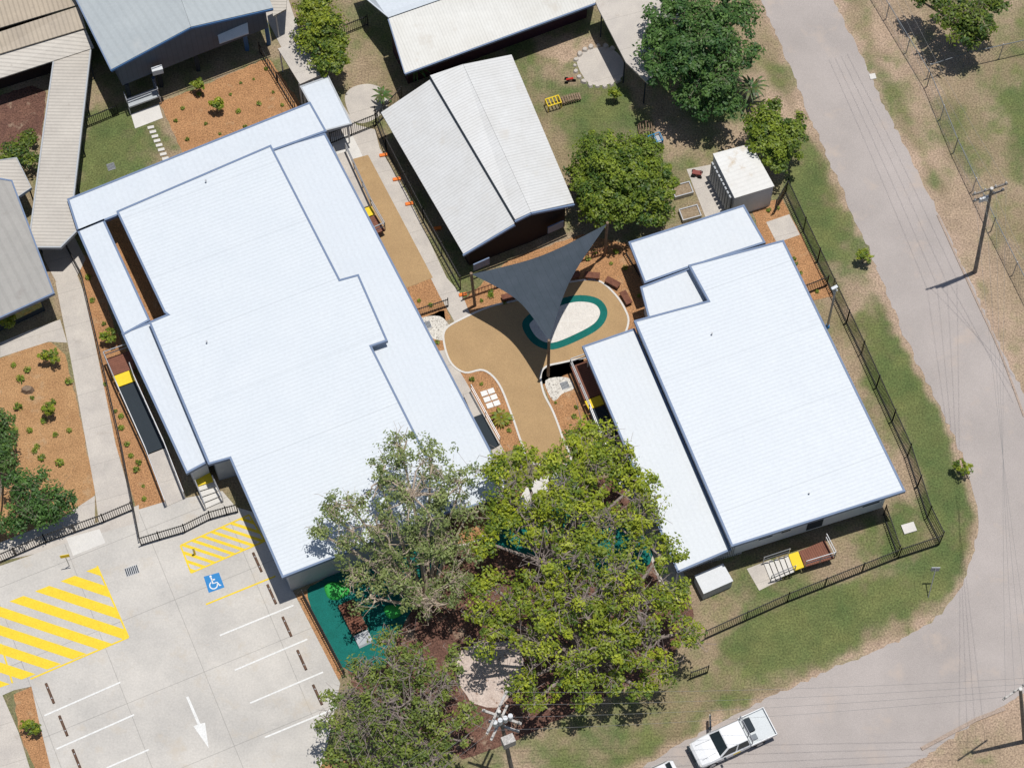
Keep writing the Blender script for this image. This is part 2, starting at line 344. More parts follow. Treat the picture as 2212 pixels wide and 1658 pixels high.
sheet('footpath',[(565,20),(620,-10),(660,110),(770,270),(810,280),(820,320),(880,420),(965,600),(1000,640),(1020,690),(985,700),(950,640),(870,480),(780,330),(760,345),(720,330),(700,280)],.018,'concrete_path')
sheet('footpath',smooth([(745,215),(760,190),(800,182),(835,200),(835,235),(800,262),(765,262)]),.014,'concrete_path')
sheet('footpath',[(1655,480),(1705,463),(1728,507),(1678,525)],.018,'concrete_path')
sheet('footpath',[(1483,366),(1540,355),(1580,452),(1525,472)],.018,'concrete_path')
sheet('footpath',[(283,247),(343,225),(352,255),(292,278)],.018,'concrete_new')
sheet('footpath',[(1613,1228),(1665,1208),(1690,1250),(1640,1275)],.018,'concrete_path')
sheet('footpath',[(935,760),(965,755),(1010,830),(1090,975),(1050,1000)],.018,'concrete_path')
sheet('footpath',[(1330,1000),(1375,985),(1490,1270),(1440,1300)],.018,'concrete_path')
sheet('footpath',smooth([(1150,1040),(1230,1020),(1250,1080),(1180,1130),(1120,1100)],True,4),.018,'concrete_new')
sheet('concrete_pad',[(143,1162),(215,1142),(228,1172),(158,1200)],.027,'concrete_new')
sheet('footpath',[(700,300),(760,290),(790,350),(745,360)],.020,'concrete_new')
# softfall
sheet('softfall_path',[(758,345),(795,335),(935,600),(870,625),(800,470)],.022,'softfall_tan')
SF=[(1000,688),(1060,662),(1130,645),(1190,620),(1240,608),(1290,606),(1325,632),(1350,668),(1357,700),(1335,742),(1280,768),(1215,783),(1180,792),(1168,812),(1175,850),(1195,890),(1215,945),(1230,1000),(1150,1000),(1128,960),(1105,895),(1078,830),(1045,800),(1005,805),(975,785),(960,745),(962,712)]
SFs=smooth(SF,True,5)
sheet('softfall_path',SFs,.024,'softfall_tan')
band('concrete_edging',SFs,.12,.026,'concrete_new',True,.03)
TD=smooth([(1128,705),(1152,742),(1195,755),(1260,730),(1300,704),(1312,672),(1292,645),(1245,638),(1190,653),(1142,680)],True,5)
sheet('sandpit_rim',TD,.032,'softfall_teal')
tdw=W(TD); inn=offset([(p.x,p.y) for p in tdw],-.46)
sheet('sand',inn,.037,'sand',world=True)
sheet('play_floor',smooth([(665,1290),(700,1250),(830,1170),(930,1160),(960,1210),(900,1300),(860,1370),(830,1440),(740,1440)],True,4),.024,'softfall_teal')
sheet('play_floor',smooth([(1050,1130),(1120,1100),(1300,1100),(1400,1160),(1390,1230),(1250,1240),(1080,1180)],True,4),.024,'softfall_teal')
sheet('sand',[tuple(p) for p in rag([Vector(q) for q in smooth([(985,1420),(1060,1385),(1120,1400),(1125,1470),(1070,1530),(1005,1500)],True,4)],12,4)],.024,'sand_pink')
band('concrete_edging',smooth([(985,1180),(1020,1172),(1050,1150),(1060,1110)],False,4),.14,.026,'concrete_new')
sheet('pebble_bed',smooth([(905,690),(950,683),(972,710),(955,735),(920,722)],True,4),.018,'pebble')
sheet('pebble_bed',smooth([(1178,822),(1225,815),(1240,838),(1215,850),(1195,865)],True,4),.018,'pebble')
sheet('sand',smooth([(1245,130),(1270,108),(1315,103),(1345,130),(1345,165),(1310,183),(1270,178)],True,4),.014,'concrete_path')
# ---------------- car park paint
for n,c in (('yellow_paint_road',(.80,.58,.04)),('white_paint_road',(.74,.74,.72))):
    M[n]=mat(n,c,tuple(x*.9 for x in c),scale=2,fine=10,rough=.8,finec=.12,spots=(2.5,.66,(.55,.48,.3) if 'yellow' in n else (.58,.56,.52),.12))
def mark(pts,m,name='painted_marking',z=.028): return sheet(name,pts,z,m)
def lm(a,b,w,m,name='painted_line',z=.0325): 
    mb=MB(); A=P(*a);Bp=P(*b); strip(mb,[A,Bp],w,z-.003,z+.001); return tag(mb.build(name,m),kind='structure')
for a,b in [((475,1372),(634,1307)),((507,1447),(664,1380)),((540,1518),(698,1451)),((572,1592),(730,1527)),((96,1545),(260,1473)),((122,1617),(290,1543)),((230,1658),(322,1618))]: lm(a,b,.1,'white_paint_road')
for i,(a,b) in enumerate([((445,1305),(595,1244)),((210,1222),(278,1376)),((278,1376),(66,1466)),((2,1390),(27,1475)),((390,1178),(413,1237)),((413,1237),(573,1168)),((538,1112),(572,1168)),((390,1178),(538,1112))]): lm(a,b,.1,'yellow_paint_road',z=.0325+.0006*i)
def clip(poly,n,c,keep_gt):
    out=[];m=len(poly)
    for i in range(m):
        a=poly[i];b=poly[(i+1)%m]; sa=a[0]*n[0]+a[1]*n[1]-c; sb=b[0]*n[0]+b[1]*n[1]-c
        if not keep_gt: sa,sb=-sa,-sb
        if sa>=0: out.append(a)
        if (sa>=0)!=(sb>=0):
            t=sa/(sa-sb); out.append((a[0]+(b[0]-a[0])*t,a[1]+(b[1]-a[1])*t))
    return out
def hatch(poly,d,s0,pitch,wd_,cnt):
    l=math.hypot(*d); n=(-d[1]/l,d[0]/l)
    for i in range(cnt):
        q=clip(clip(poly,n,s0+pitch*i,True),n,s0+pitch*i+wd_,False)
        if len(q)>2 and abs(area2(q))>20: mark(q,'yellow_paint_road')
hatch([(-60,1330),(210,1224),(278,1376),(27,1475),(-60,1505)],(187,62),1091,38,21,11)
hatch([(392,1178),(538,1113),(572,1168),(413,1237)],(187,62),896,15.5,6.5,12)
mark([(402,1505),(407,1503),(433,1562),(443,1560),(451,1615),(418,1568),(427,1564)],'white_paint_road')
eb=[Vector(q) for q in ((440,1245),(473,1236),(485,1268),(451,1280))]
mark([tuple(q) for q in eb],'blue_sign')
def ep(u,v): return tuple(eb[3].lerp(eb[2],u).lerp(eb[0].lerp(eb[1],u),v))
mb=MB()
def eb_line(pts,w=.09): strip(mb,[P(*ep(*q)) for q in pts],w,.0285,.033)
eb_line([(.42,.82),(.42,.45),(.68,.45),(.78,.2),(.86,.22)],.08); eb_line([(.42,.66),(.62,.66)],.08)
eb_line([(.42+.24*math.cos(t),.34+.22*math.sin(t)) for t in [math.radians(a) for a in range(110,361,25)]],.07)
c=P(*ep(.42,.9)); mb.tube((c.x,c.y,.0285),(c.x,c.y,.0335),.07,n=12)
tag(mb.build('painted_marking','line_white'),kind='structure')
# ---------------- roofs and buildings
def plane(pts):
    A=np.array([[p[0],p[1],1] for p in pts]); z=np.array([p[2] for p in pts]); s,_,_,_=np.linalg.lstsq(A,z,rcond=None)
    return lambda x,y: s[0]*x+s[1]*y+s[2]
def roof(root,pts,z0,grad=(0,0),m='roof_white_main',gut='blue_trim',gw=.13,th=.16,name='roof'):
    w=[P(x,y,z0+grad[0]*(x-pts[0][0])/100+grad[1]*(y-pts[0][1])/100) for x,y in pts]
    pl=plane(w); w=[Vector((p.x,p.y,pl(p.x,p.y))) for p in w]
    if area2(w)<0: w=w[::-1]
    r=MB().prism([(p.x,p.y,p.z-th) for p in w],[tuple(p) for p in w]).build(name,m,root)
    if gut:
        o=offset([(p.x,p.y) for p in w],gw); i0=offset([(p.x,p.y) for p in w],.004); g=MB(); n=len(w)
        for i in range(n):
            j=(i+1)%n
            q=[i0[i],o[i],o[j],i0[j]]
            zz=[pl(*a)+.03 for a in q]
            g.prism([(a.x,a.y,b-.26) for a,b in zip(q,zz)],[(a.x,a.y,b) for a,b in zip(q,zz)])
        g.build('gutter',gut,r)
    return w,pl,r
def walls(root,w,pl,inset=.45,m='wall_white',z0=0.0,gap=.17,name='wall'):
    o=offset([(p.x,p.y) for p in w],-inset)
    return MB().prism([(a.x,a.y,z0) for a in o],[(a.x,a.y,pl(a.x,a.y)-gap) for a in o]).build(name,m,root),o
def posts(root,pp,z,m='white_paint',r=.05,name='post'):
    for x,y in pp:
        b=P(x,y,z); MB().tube((b.x,b.y,0),(b.x,b.y,z-.17),r).build(name,m,root)
def vents(root,pl,pp,z):
    for x,y in pp:
        b=P(x,y,z); zz=pl(b.x,b.y); q=MB(); q.tube((b.x,b.y,zz-.02),(b.x,b.y,zz+.22),.035); q.tube((b.x,b.y,zz+.22),(b.x,b.y,zz+.27),.06); q.build('roof_vent','galvanised',root)
# LEFT BUILDING
bS=thing('school_building','large white metal roofed classroom building with stepped roof, left of the sandpit court','building',P(560,760))
SM=[(257,458),(583,318),(732,608),(772,597),(832,734),(797,746),(975,1100),(612,1242),(499,985),(453,998),(327,697),(368,680),(358,672)]
w,pl,r=roof(bS,SM,3.6,(.02,0),'roof_white_main'); walls(bS,w,pl,.3,m='wall_grey')
vents(bS,pl,((445,393),(447,740)),3.7)
roof(bS,[(150,432),(668,225),(700,282),(583,324),(560,330),(258,460),(170,495)],3.1,(0,0),'roof_white_low',name='awning_roof')
roof(bS,[(584,326),(700,292),(1062,985),(1100,1062),(975,1105),(795,752),(838,736),(776,600),(732,614)],3.0,(0,0),'roof_white_low',name='verandah_roof')
roof(bS,[(172,499),(222,478),(319,690),(268,718)],3.1,(0,0),'roof_white_low',name='awning_roof')
w,pl,r=roof(bS,[(268,721),(325,699),(455,990),(405,1017)],3.05,(0,0),'roof_white_low',name='awning_roof'); walls(bS,w,pl,.25)
posts(bS,[(176,500),(222,600),(262,700),(690,280),(780,470),(880,660),(975,840),(1050,975)],3.0)
# RIGHT BUILDING
bQ=thing('school_building','smaller white metal roofed classroom building beside the road corner','building',P(1640,860))
QM=[(1493,575),(1690,523),(1950,1058),(1583,1175),(1375,695),(1535,652)]
wq,plq,r=roof(bQ,QM,3.8,(.04,0),'roof_white_right'); wallQ,oq=walls(bQ,wq,plq,.55,m='wall_white',z0=.45)
walls(bQ,wq,plq,.8,m='rubber_dark',z0=0,gap=3.3,name='understory')
vents(bQ,plq,((1538,720),(1748,1065)),4)
w,pl,r=roof(bQ,[(1363,525),(1605,447),(1648,522),(1493,572),(1395,607)],3.1,(0,0),'roof_white_right_low',name='annex_roof'); walls(bQ,w,pl,.4,m='wall_grey')
w,pl,r=roof(bQ,[(1388,622),(1492,583),(1524,649),(1405,688)],3.15,(0,0),'roof_white_right_low',name='annex_roof'); walls(bQ,w,pl,.2)
w,pl,r=roof(bQ,[(1263,750),(1368,714),(1574,1185),(1466,1231)],3.0,(0,0),'roof_white_right_low',name='verandah_roof')
posts(bQ,[(1272,755),(1330,890),(1400,1050),(1466,1220)],3.0)
def alongwall(o):
    best=None
    for i in range(len(o)):
        a,b=o[i],o[(i+1)%len(o)]; m_=(a+b)/2
        if best is None or m_.y<best[0]: best=(m_.y,a,b)
    return best[1],best[2]
a_,b_=alongwall(oq)
if a_.x>b_.x: a_,b_=b_,a_
wd_=(b_-a_).normalized(); wn=Vector((wd_.y,-wd_.x)); ang=math.atan2(wd_.y,wd_.x); WL=(b_-a_).length
def wallbox(t,z,wid,h,m,name,proud=.03,par=bQ):
    c=a_+wd_*t+wn*(proud/2); return MB().box((c.x,c.y,z),(wid,proud,h),ang).build(name,m,par)
wallbox(WL*.35,3.0,WL*.6,.22,'red_trim','fascia_board',.05)
for t,wi,zc,h in ((1.9,1.0,2.0,.8),(3.2,.7,2.0,.8),(8.6,1.2,2.1,.9)):
    q=wallbox(t,zc,wi,h,'white_paint','window',.05); wallbox(t,zc,wi-.12,h-.12,'glass','pane',.06,q)
wallbox(5.1,1.75,1.0,2.1,'rubber_dark','door',.04)
mb=MB(); A=P(1485,1228);Bq=P(1600,1195)
for i in range(30):
    p=A.lerp(Bq,i/29); mb.box((p.x,p.y,1.0),(.06,.03,2.0),ang)
for z in (.3,1.7): mb.bar((A.x,A.y+.03,z),(Bq.x,Bq.y+.03,z),.04)
tag(mb.build('slat_screen','white_paint'),'white vertical slat screen at the verandah end beside the equipment box','screen')
# G building
bG=thing('gabled_building','old white corrugated roofed building with raised ridge, in the middle behind the sail','building',P(1040,330))
zl,zt,zr=2.9,4.3,4.9
def rp(root,pts,m,name='roof',th=.1):
    w=[P(x,y,z) for x,y,z in pts]
    if area2(w)<0: w=w[::-1]
    r=MB().prism([(p.x,p.y,p.z-th) for p in w],[tuple(p) for p in w]).build(name,m,root); return w,r
rp(bG,[(823,243,zl),(932,170,zt),(1112,482,zt),(1001,548,zl)],'roof_old_white')
rp(bG,[(929,163,zt+.3),(1000,139,zr),(1147,458,zr),(1113,474,zt+.3)],'roof_old_white')
rp(bG,[(1000.5,139,zr),(1105,118,3.6),(1240,438,3.6),(1147.5,458,zr)],'roof_old_white')
def edge(a,b,m='blue_trim',w=.12,par=None,name='fascia'): MB().bar(P(*a),P(*b),w,.18).build(name,m,par)
edge((1001,552,zl-.05),(1112,486,zt-.05),par=bG); edge((1113,479,zt+.2),(1147,462,zr-.1),par=bG); edge((1147,462,zr-.1),(1240,443,3.5),par=bG)
edge((930,168,zt+.1),(1113,478,zt+.1),'rubber_dark',.1,bG)
def gable(root,pts,z0,m,name='wall'):
    w=[P(x,y,z) for x,y,z in pts]
    if area2(w)<0: w=w[::-1]
    return MB().prism([(p.x,p.y,z0) for p in w],[tuple(p) for p in w]).build(name,m,root)
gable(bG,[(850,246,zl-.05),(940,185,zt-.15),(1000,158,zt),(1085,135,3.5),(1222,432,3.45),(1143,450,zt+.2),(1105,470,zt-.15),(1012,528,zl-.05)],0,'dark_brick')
for x,y in ((1040,550),(1200,470)):
    A=P(x,y+25,1.2); MB().box((A.x,A.y,1.5),(1.1,.08,.8),pdir((1001,548),(1240,438))[1]).build('window','blue_trim',bG)
# F building
bF=thing('long_building','long white corrugated roofed building at the top centre edge of the photo','building',P(1060,60))
rp(bF,[(840,40,4.2),(960,-2,4.2),(1280,-110,4.2),(1300,-60,3.7),(1286,6,3.1),(875,158,3.1)],'roof_f')
rp(bF,[(793,0,3.3),(770,-60,3.3),(1000,-130,3.3),(1000,-18,4.2),(839,38,4.2)],'roof_white_low')
edge((875,161,3.0),(1286,9,3.0),'blue_trim',.12,bF); edge((839,42,4.1),(875,160,3.0),'blue_trim',.1,bF)
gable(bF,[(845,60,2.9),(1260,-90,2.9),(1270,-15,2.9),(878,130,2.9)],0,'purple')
bF2=thing('open_shelter','pale flat roofed wing partly behind the large dark green tree','building',P(1360,60))
roof(bF2,[(1283,-5),(1450,-60),(1480,60),(1400,180),(1352,135),(1292,18)],3.0,(0,0),'concrete_path',gut=None); 
posts(bF2,[(1300,25),(1350,125),(1395,170)],3.0,'rubber_dark')
# C building
bC=thing('highset_building','dark grey blue gabled highset building in the top left with pale grey roof','building',P(400,60))
ze,zp=5.0,6.3
rp(bC,[(240,150,ze),(412,58,zp),(360,-90,zp),(110,-110,ze)],'roof_blue')
rp(bC,[(412.5,58,zp),(590,17,ze),(540,-100,ze),(360.5,-90,zp)],'roof_blue')
M['fascia_blue']=mat('fascia_blue',(.06,.16,.34),(.05,.13,.28),rough=.6,finec=.05)
edge((240,154,ze-.05),(412,62,zp-.05),'fascia_blue',.06,bC); edge((412,62,zp-.05),(590,21,ze-.05),'fascia_blue',.06,bC); edge((240,152,ze-.05),(110,-110,ze-.05),'blue_trim',.08,bC)
gable(bC,[(252,138,ze-.1),(412,48,zp-.15),(572,12,ze-.1),(530,-100,ze-.1),(360,-95,zp-.15),(125,-100,ze-.1)],2.3,'clad','wall')
for x,y in ((262,140),(330,105),(412,70),(520,25),(568,12)):
    b=P(x,y,4.5); MB().box((b.x,b.y,1.14),(.25,.25,2.28)).build('stump','fascia_blue' if x>500 else 'rubber_dark',bC)
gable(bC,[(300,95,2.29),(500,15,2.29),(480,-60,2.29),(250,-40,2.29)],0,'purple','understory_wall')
aw=MB(); q=[P(467,62,3.9),P(534,42,3.9),P(537,72,3.3),P(474,94,3.3)]; aw.prism([p-Vector((0,0,.08)) for p in q][::-1],q[::-1]); aw.build('window_awning','wall_white',bC)
b=P(340,152,3.3); MB().box((b.x,b.y,3.3),(.7,.35,.5),.3).build('air_conditioner','wall_white',bC)
b=P(340,205,.1); MB().tube((b.x,b.y,0),(b.x,b.y,2.2),.12).build('downpipe','navy_wall',bC)
bA=thing('tan_building','old tan corrugated roofed building in the top left corner','building',P(60,60))
rp(bA,[(-40,80,4.2),(0,60,4.2),(170,10,4.2),(150,-60,3.5),(-60,-20,3.5)],'roof_tan')
rp(bA,[(-40,82,4.2),(172,13,4.2),(185,60,3.6),(-40,128,3.6)],'roof_tan')
rp(bA,[(-40,130,3.4),(185,63,3.4),(203,103,2.9),(-40,182,2.9)],'roof_walk')
gable(bA,[(-40,60,2.8),(170,20,2.8),(185,80,2.8),(-40,150,2.8)],0,'dark_brick')
def walkway(label,pts,z,m,pp,pm='rubber_dark',gut=None):
    r=thing('covered_walkway',label,'walkway',P(*pts[0])); roof(r,pts,z,(0,0),m,gut=gut,gw=.1); posts(r,pp,z,pm); return r
walkway('long pale corrugated covered walkway roof running down the left side',[(122,100),(194,107),(157,425),(172,490),(130,532),(63,532),(95,290)],2.8,'roof_walk',[(190,120),(180,200),(170,290),(160,380),(75,500),(98,320),(120,140)],'rubber_dark','wall_grey')
walkway('small white covered walkway roof leading up from the black gate',[(652,188),(708,168),(756,266),(703,280)],2.7,'roof_white_low',[(655,192),(703,275),(750,262)],'white_paint','wall_grey')
walkway('narrow pale walkway roof beside the bright green tree at the top',[(590,35),(618,20),(622,-40),(580,-20)],2.7,'roof_walk',[(595,30)],'white_paint',None)
walkway('long narrow pale walkway roof between the orange mulch and the bright green tree',[(600,105),(650,88),(697,160),(648,182)],2.6,'concrete_path',[(604,108),(646,178)],'white_paint',None)
bT=thing('grey_building','flat grey roofed building at the left edge with a painted mural wall','building',P(30,560))
w,pl,r=roof(bT,[(-90,420),(0,388),(24,392),(114,632),(0,684),(-90,720)],3.2,(0,0),'roof_grey',gw=.1); walls(bT,w,pl,.8,m='rubber_dark')
M['mural']=mat('mural',(.35,.2,.05),(.1,.25,.12),scale=3,fine=5,finec=.5,spots=(3,.6,(.5,.1,.05)))
A=P(28,705);Bm=P(95,672); MB().bar((A.x,A.y,1.3),(Bm.x,Bm.y,1.3),.05,1.3).build('mural','mural',bT)
bT2=thing('lean_to_roof','small pale corrugated lean-to roof at the left edge','roof',P(30,400))
roof(bT2,[(-20,350),(35,342),(66,405),(32,428),(22,388),(-20,380)],2.9,(0,0),'roof_walk',gut='wall_grey',gw=.06); posts(bT2,[(36,345),(62,404),(30,422)],2.8,'rubber_dark')
bP=thing('storage_shed','small white storage shed with rust stained flat roof beside round tree','shed',P(1605,390))
w,pl,r=roof(bP,[(1540,332),(1622,310),(1673,402),(1587,428)],2.6,(0,0),'roof_shed',gut=None,th=.06); walls(bP,w,pl,.04,gap=.061)
mb=MB(); a1=P(1542,345,2.5);a2=P(1584,425,2.5)
for i in range(9):
    p=a1.lerp(a2,(i+.5)/9); mb.box((p.x-.12,p.y,1.2),(.1,.22,2.2),math.atan2(*reversed(pdir((1542,345),(1584,425))))+math.pi/2)
mb.build('louvre_door','wall_grey',bP)
bE=thing('equipment_box','white steel equipment box beside the verandah end of the right building','box',P(1545,1275))
w,pl,r=roof(bE,[(1500,1242),(1562,1216),(1584,1254),(1520,1282)],1.1,(0,0),'wall_white',gut=None,th=.05,name='lid'); walls(bE,w,pl,.03,gap=.051,m='wall_grey',name='cabinet')
# ---------------- ramps, decks, stairs
def rails(root,path,h=1.0,m='galvanised',name='handrail',r=.025,pitch=1.4):
    mb=MB(); w=[Vector(q) for q in path]
    for a,b in zip(w[:-1],w[1:]):
        for hh in (h,h*.55): mb.tube(a+Vector((0,0,hh)),b+Vector((0,0,hh)),r,n=6)
        k=max(1,int((b-a).length/pitch))
        for i in range(k+1):
            q=a.lerp(b,i/k); mb.tube(q,q+Vector((0,0,h)),r,n=6)
    return mb.build(name,m,root)
def deck(root,pts,m,name,th=.12):
    w=[P(x,y,z) for x,y,z in pts]
    if area2(w)<0:w=w[::-1]
    return MB().prism([(p.x,p.y,min(p.z-th,p.z-.05) if p.z>th else .0) for p in w],[tuple(p) for p in w]).build(name,m,root)
M['decking']=mat('decking',(.24,.10,.065),(.17,.07,.045),scale=3,finec=.2,stripe=(pdir((227,782),(240,815)),.14,.15,.35))
M['decking2']=mat('decking2',(.24,.10,.065),(.17,.07,.045),scale=3,finec=.2,stripe=(pdir((1720,1190),(1780,1165)),.14,.15,.35))
r1=thing('access_ramp','long access ramp with timber landing on the far left of the big building','ramp',P(300,920))
deck(r1,[(228,775,.7),(280,757,.7),(292,795,.7),(242,812,.7)],'decking','landing'); deck(r1,[(243,813,.7),(284,798,.7),(292,822,.69),(254,836,.69)],'yellow_paint','tactile_pad')
deck(r1,[(255,838,.68),(293,824,.68),(357,965,.3),(318,980,.3)],'rubber_dark','ramp_surface'); deck(r1,[(319,982,.28),(358,967,.28),(400,1075,.06),(360,1093,.06)],'concrete_path','ramp_surface')
for pth in ([(228,775,.7),(254,836,.7),(318,980,.3),(360,1093,.05)],[(284,798,.7),(293,824,.7),(357,965,.3),(400,1075,.05)],[(228,775,.7),(280,757,.7)]): rails(r1,[P(*q) for q in pth],r=.035)
r2=thing('access_ramp','ramp with timber landing and yellow strip on the courtyard side of the big building','ramp',P(780,420))
deck(r2,[(722,335,.15),(748,327,.15),(800,443,.6),(774,452,.6)],'concrete_path','ramp_surface'); deck(r2,[(775,454,.61),(802,445,.61),(810,462,.61),(785,472,.61)],'yellow_paint','tactile_pad'); deck(r2,[(786,474,.6),(811,464,.6),(832,497,.6),(806,508,.6)],'decking','landing')
for pth in ([(748,327,.15),(802,445,.6),(832,497,.6)],[(722,335,.15),(774,452,.6)],[(832,497,.6),(806,508,.6)]): rails(r2,[P(*q) for q in pth],r=.035)
r3=thing('access_ramp','ramp with timber deck and yellow strip beside the small building verandah','ramp',P(1290,850))
deck(r3,[(1232,790,.6),(1275,775,.6),(1300,850,.6),(1262,864,.6)],'decking','landing'); deck(r3,[(1263,866,.61),(1296,853,.61),(1305,872,.61),(1272,884,.61)],'yellow_paint','tactile_pad'); deck(r3,[(1273,886,.6),(1306,874,.6),(1380,1040,.2),(1340,1055,.2)],'rubber_dark','ramp_surface')
for pth in ([(1232,790,.6),(1273,886,.6),(1340,1055,.2)],[(1232,790,.6),(1275,775,.6)]): rails(r3,[P(*q) for q in pth],r=.035)
r4=thing('access_ramp','grey ramp along the courtyard edge beside the stepping pavers','ramp',P(1040,920))
deck(r4,[(1000,850,.55),(1018,845,.55),(1080,958,.15),(1055,975,.15)],'concrete_path','ramp_surface'); deck(r4,[(1024,900,.5),(1042,893,.5),(1078,960,.18),(1058,972,.18)],'rubber_dark','ramp_surface'); 
rails(r4,[P(1018,845,.55),P(1080,958,.15)])
def stairs(label,left,right,n,zt,landing,dk=None):
    r=thing('staircase',label,'stairs',P(*left[1]))
    deck(r,[(x,y,zt) for x,y in landing],'yellow_paint','landing')
    for i in range(n):
        t0=i/n;t1=(i+.82)/n; z=zt*(1-(i+1)/(n+1))
        l0=Vector(left[0]).lerp(Vector(left[1]),t0);l1=Vector(left[0]).lerp(Vector(left[1]),t1);r0=Vector(right[0]).lerp(Vector(right[1]),t0);r_1=Vector(right[0]).lerp(Vector(right[1]),t1)
        deck(r,[(l0.x,l0.y,z),(r0.x,r0.y,z),(r_1.x,r_1.y,z),(l1.x,l1.y,z)],'concrete_new','tread',.06)
    for s in (left,right): rails(r,[P(s[0][0],s[0][1],zt),P(s[1][0],s[1][1],.05)],pitch=.9,r=.03)
    if dk: deck(r,dk,'decking2','deck')
    return r
stairs('white treaded staircase with yellow landing at the lower left of the big building',[(425,1050),(445,1100)],[(462,1040),(482,1083)],4,.7,[(415,1024),(450,1014),(462,1038),(425,1050)])
q=stairs('white treaded staircase with timber deck below the right building wall',[(1703,1198),(1648,1216)],[(1716,1234),(1664,1256)],5,.75,[(1703,1197),(1724,1190),(1737,1224),(1716,1232)],[(1726,1190,.75),(1782,1166,.75),(1802,1205,.75),(1739,1224,.75)])
rails(q,[P(1782,1166,.75),P(1802,1205,.75),P(1739,1224,.75)],pitch=.8,r=.03)
r5=thing('entry_platform','small grey steel entry platform with rails on the lawn by the highset building','platform',P(305,225))
deck(r5,[(271,214,.9),(335,190,.9),(345,208,.9),(278,232,.9)],'tray_grey','platform_floor'); rails(r5,[P(271,214,.9),P(278,232,.9),P(345,208,.9),P(335,190,.9)],.9)
for x,y in ((278,232),(345,208)): b=P(x,y,.9); MB().tube((b.x,b.y,0),(b.x,b.y,.8),.04).build('leg','galvanised',r5)
# ---------------- fences
def fence(label,pts,h=1.6,m='black_steel',pitch=.13,pk=.03,post=.06,postgap=2.4,name='fence',rail=.05):
    w=[P(x,y) for x,y in pts]; r=thing(name,label,'fence',w[0])
    for a,b in zip(w[:-1],w[1:]):
        mb=MB(); l=(b-a).length; k=int(l/pitch)
        for i in range(k+1):
            q=a.lerp(b,i/max(1,k)); mb.bar((q.x,q.y,.05),(q.x,q.y,h),pk)
        for hh in (.15,h-.12): mb.bar((a.x,a.y,hh),(b.x,b.y,hh),rail)
        mb.build('picket_panel',m,r)
        k=max(1,round(l/postgap))
        for i in range(k+1):
            q=a.lerp(b,i/k); MB().bar((q.x,q.y,0),(q.x,q.y,h+.08),post).build('post',m,r)
    return r
fence('tall black picket fence along the road side of the small building',[(1672,462),(1697,418),(1735,500),(1860,765),(1960,985),(2003,1118),(2030,1172)],1.8)
fence('black picket fence along the bottom lawn to the road corner',[(2028,1176),(1940,1205),(1700,1300),(1522,1380)],1.6)
fence('short black picket fence joining the right building to the corner fence',[(1908,1112),(1938,1198)],1.5)
fence('short black picket fence across the mulch beside the annex',[(1728,640),(1785,618)],1.4)
fence('black picket fence along the footpath at the left edge',[(-30,1228),(100,1172),(225,1128),(287,1102)],1.3)
fence('curved black entrance fence at the top of the car park',[(306,1178),(345,1166),(400,1150),(455,1122),(490,1112),(514,1106)],1.3)
fence('long low dark fence between the footpath and the mulch strip',[(145,538),(178,600),(225,800),(262,960),(303,1170)],1.0,pitch=.4,pk=.015,post=.04)
fence('short black fence on the lawn by the covered walkway',[(190,275),(256,248)],1.2)
fence('dark fence along the right side of the orange mulch square',[(562,115),(638,242)],1.2,pitch=.3)
fence('short black fence at the end of the softfall strip',[(895,686),(968,662)],1.1)
mf=fence('dark mesh fence on orange feet beside the old gabled building',[(812,262),(835,325),(915,480),(995,625)],1.8,pitch=.22,pk=.02)
for x,y in ((828,335),(857,387),(884,440),(945,493),(1000,636)):
    b=P(x,y,.07); MB().box((b.x,b.y,.08),(.5,.2,.12),.2).build('fence_foot','orange_plastic',mf)
fence('black gate fence below the round concrete pad',[(715,312),(760,293),(812,272),(868,215)],1.5)
fence('low brown garden fence behind the shade sail',[(1000,648),(1075,622),(1180,588),(1310,548)],.9,m='timber',pitch=.2)
fence('dark fence beside the annex at the right of the mulch',[(1352,548),(1400,630)],1.6)
fence('black fence between the play floor and the mulch strip',[(655,1290),(745,1460)],1.2)
fence('short black fence panel poking out of the big tree above the street',[(1490,1466),(1528,1452)],1.3)
fence('dark fence in shade behind the bright green tree',[(745,75),(795,55)],1.2)
def chain(label,pts,h=1.7):
    w=[P(x,y) for x,y in pts]; r=thing('chain_link_fence',label,'fence',w[0])
    mb=MB()
    for a,b in zip(w[:-1],w[1:]):
        l=(b-a).length; k=int(l/.3); d=(b-a).normalized()
        for i in range(k):
            p=a+d*(i*.3); q=p+d*.9
            if (q-a).length<l:
                mb.bar((p.x,p.y,.05),(q.x,q.y,h),.008); mb.bar((q.x,q.y,.05),(p.x,p.y,h),.008)
        mb.bar((a.x,a.y,h),(b.x,b.y,h),.04)
        k=max(1,round(l/3))
        for i in range(k+1):
            q=a.lerp(b,i/k); MB().tube((q.x,q.y,0),(q.x,q.y,h+.1),.035).build('post','galvanised',r)
    mb.build('mesh_panel','drain',r)
chain('long galvanised chain link fence beyond the road',[(1870,-30),(2002,188),(2060,330),(2140,500),(2235,690)])
chain('chain link fence crossing the top right yard',[(2002,170),(2080,145),(2235,110)])
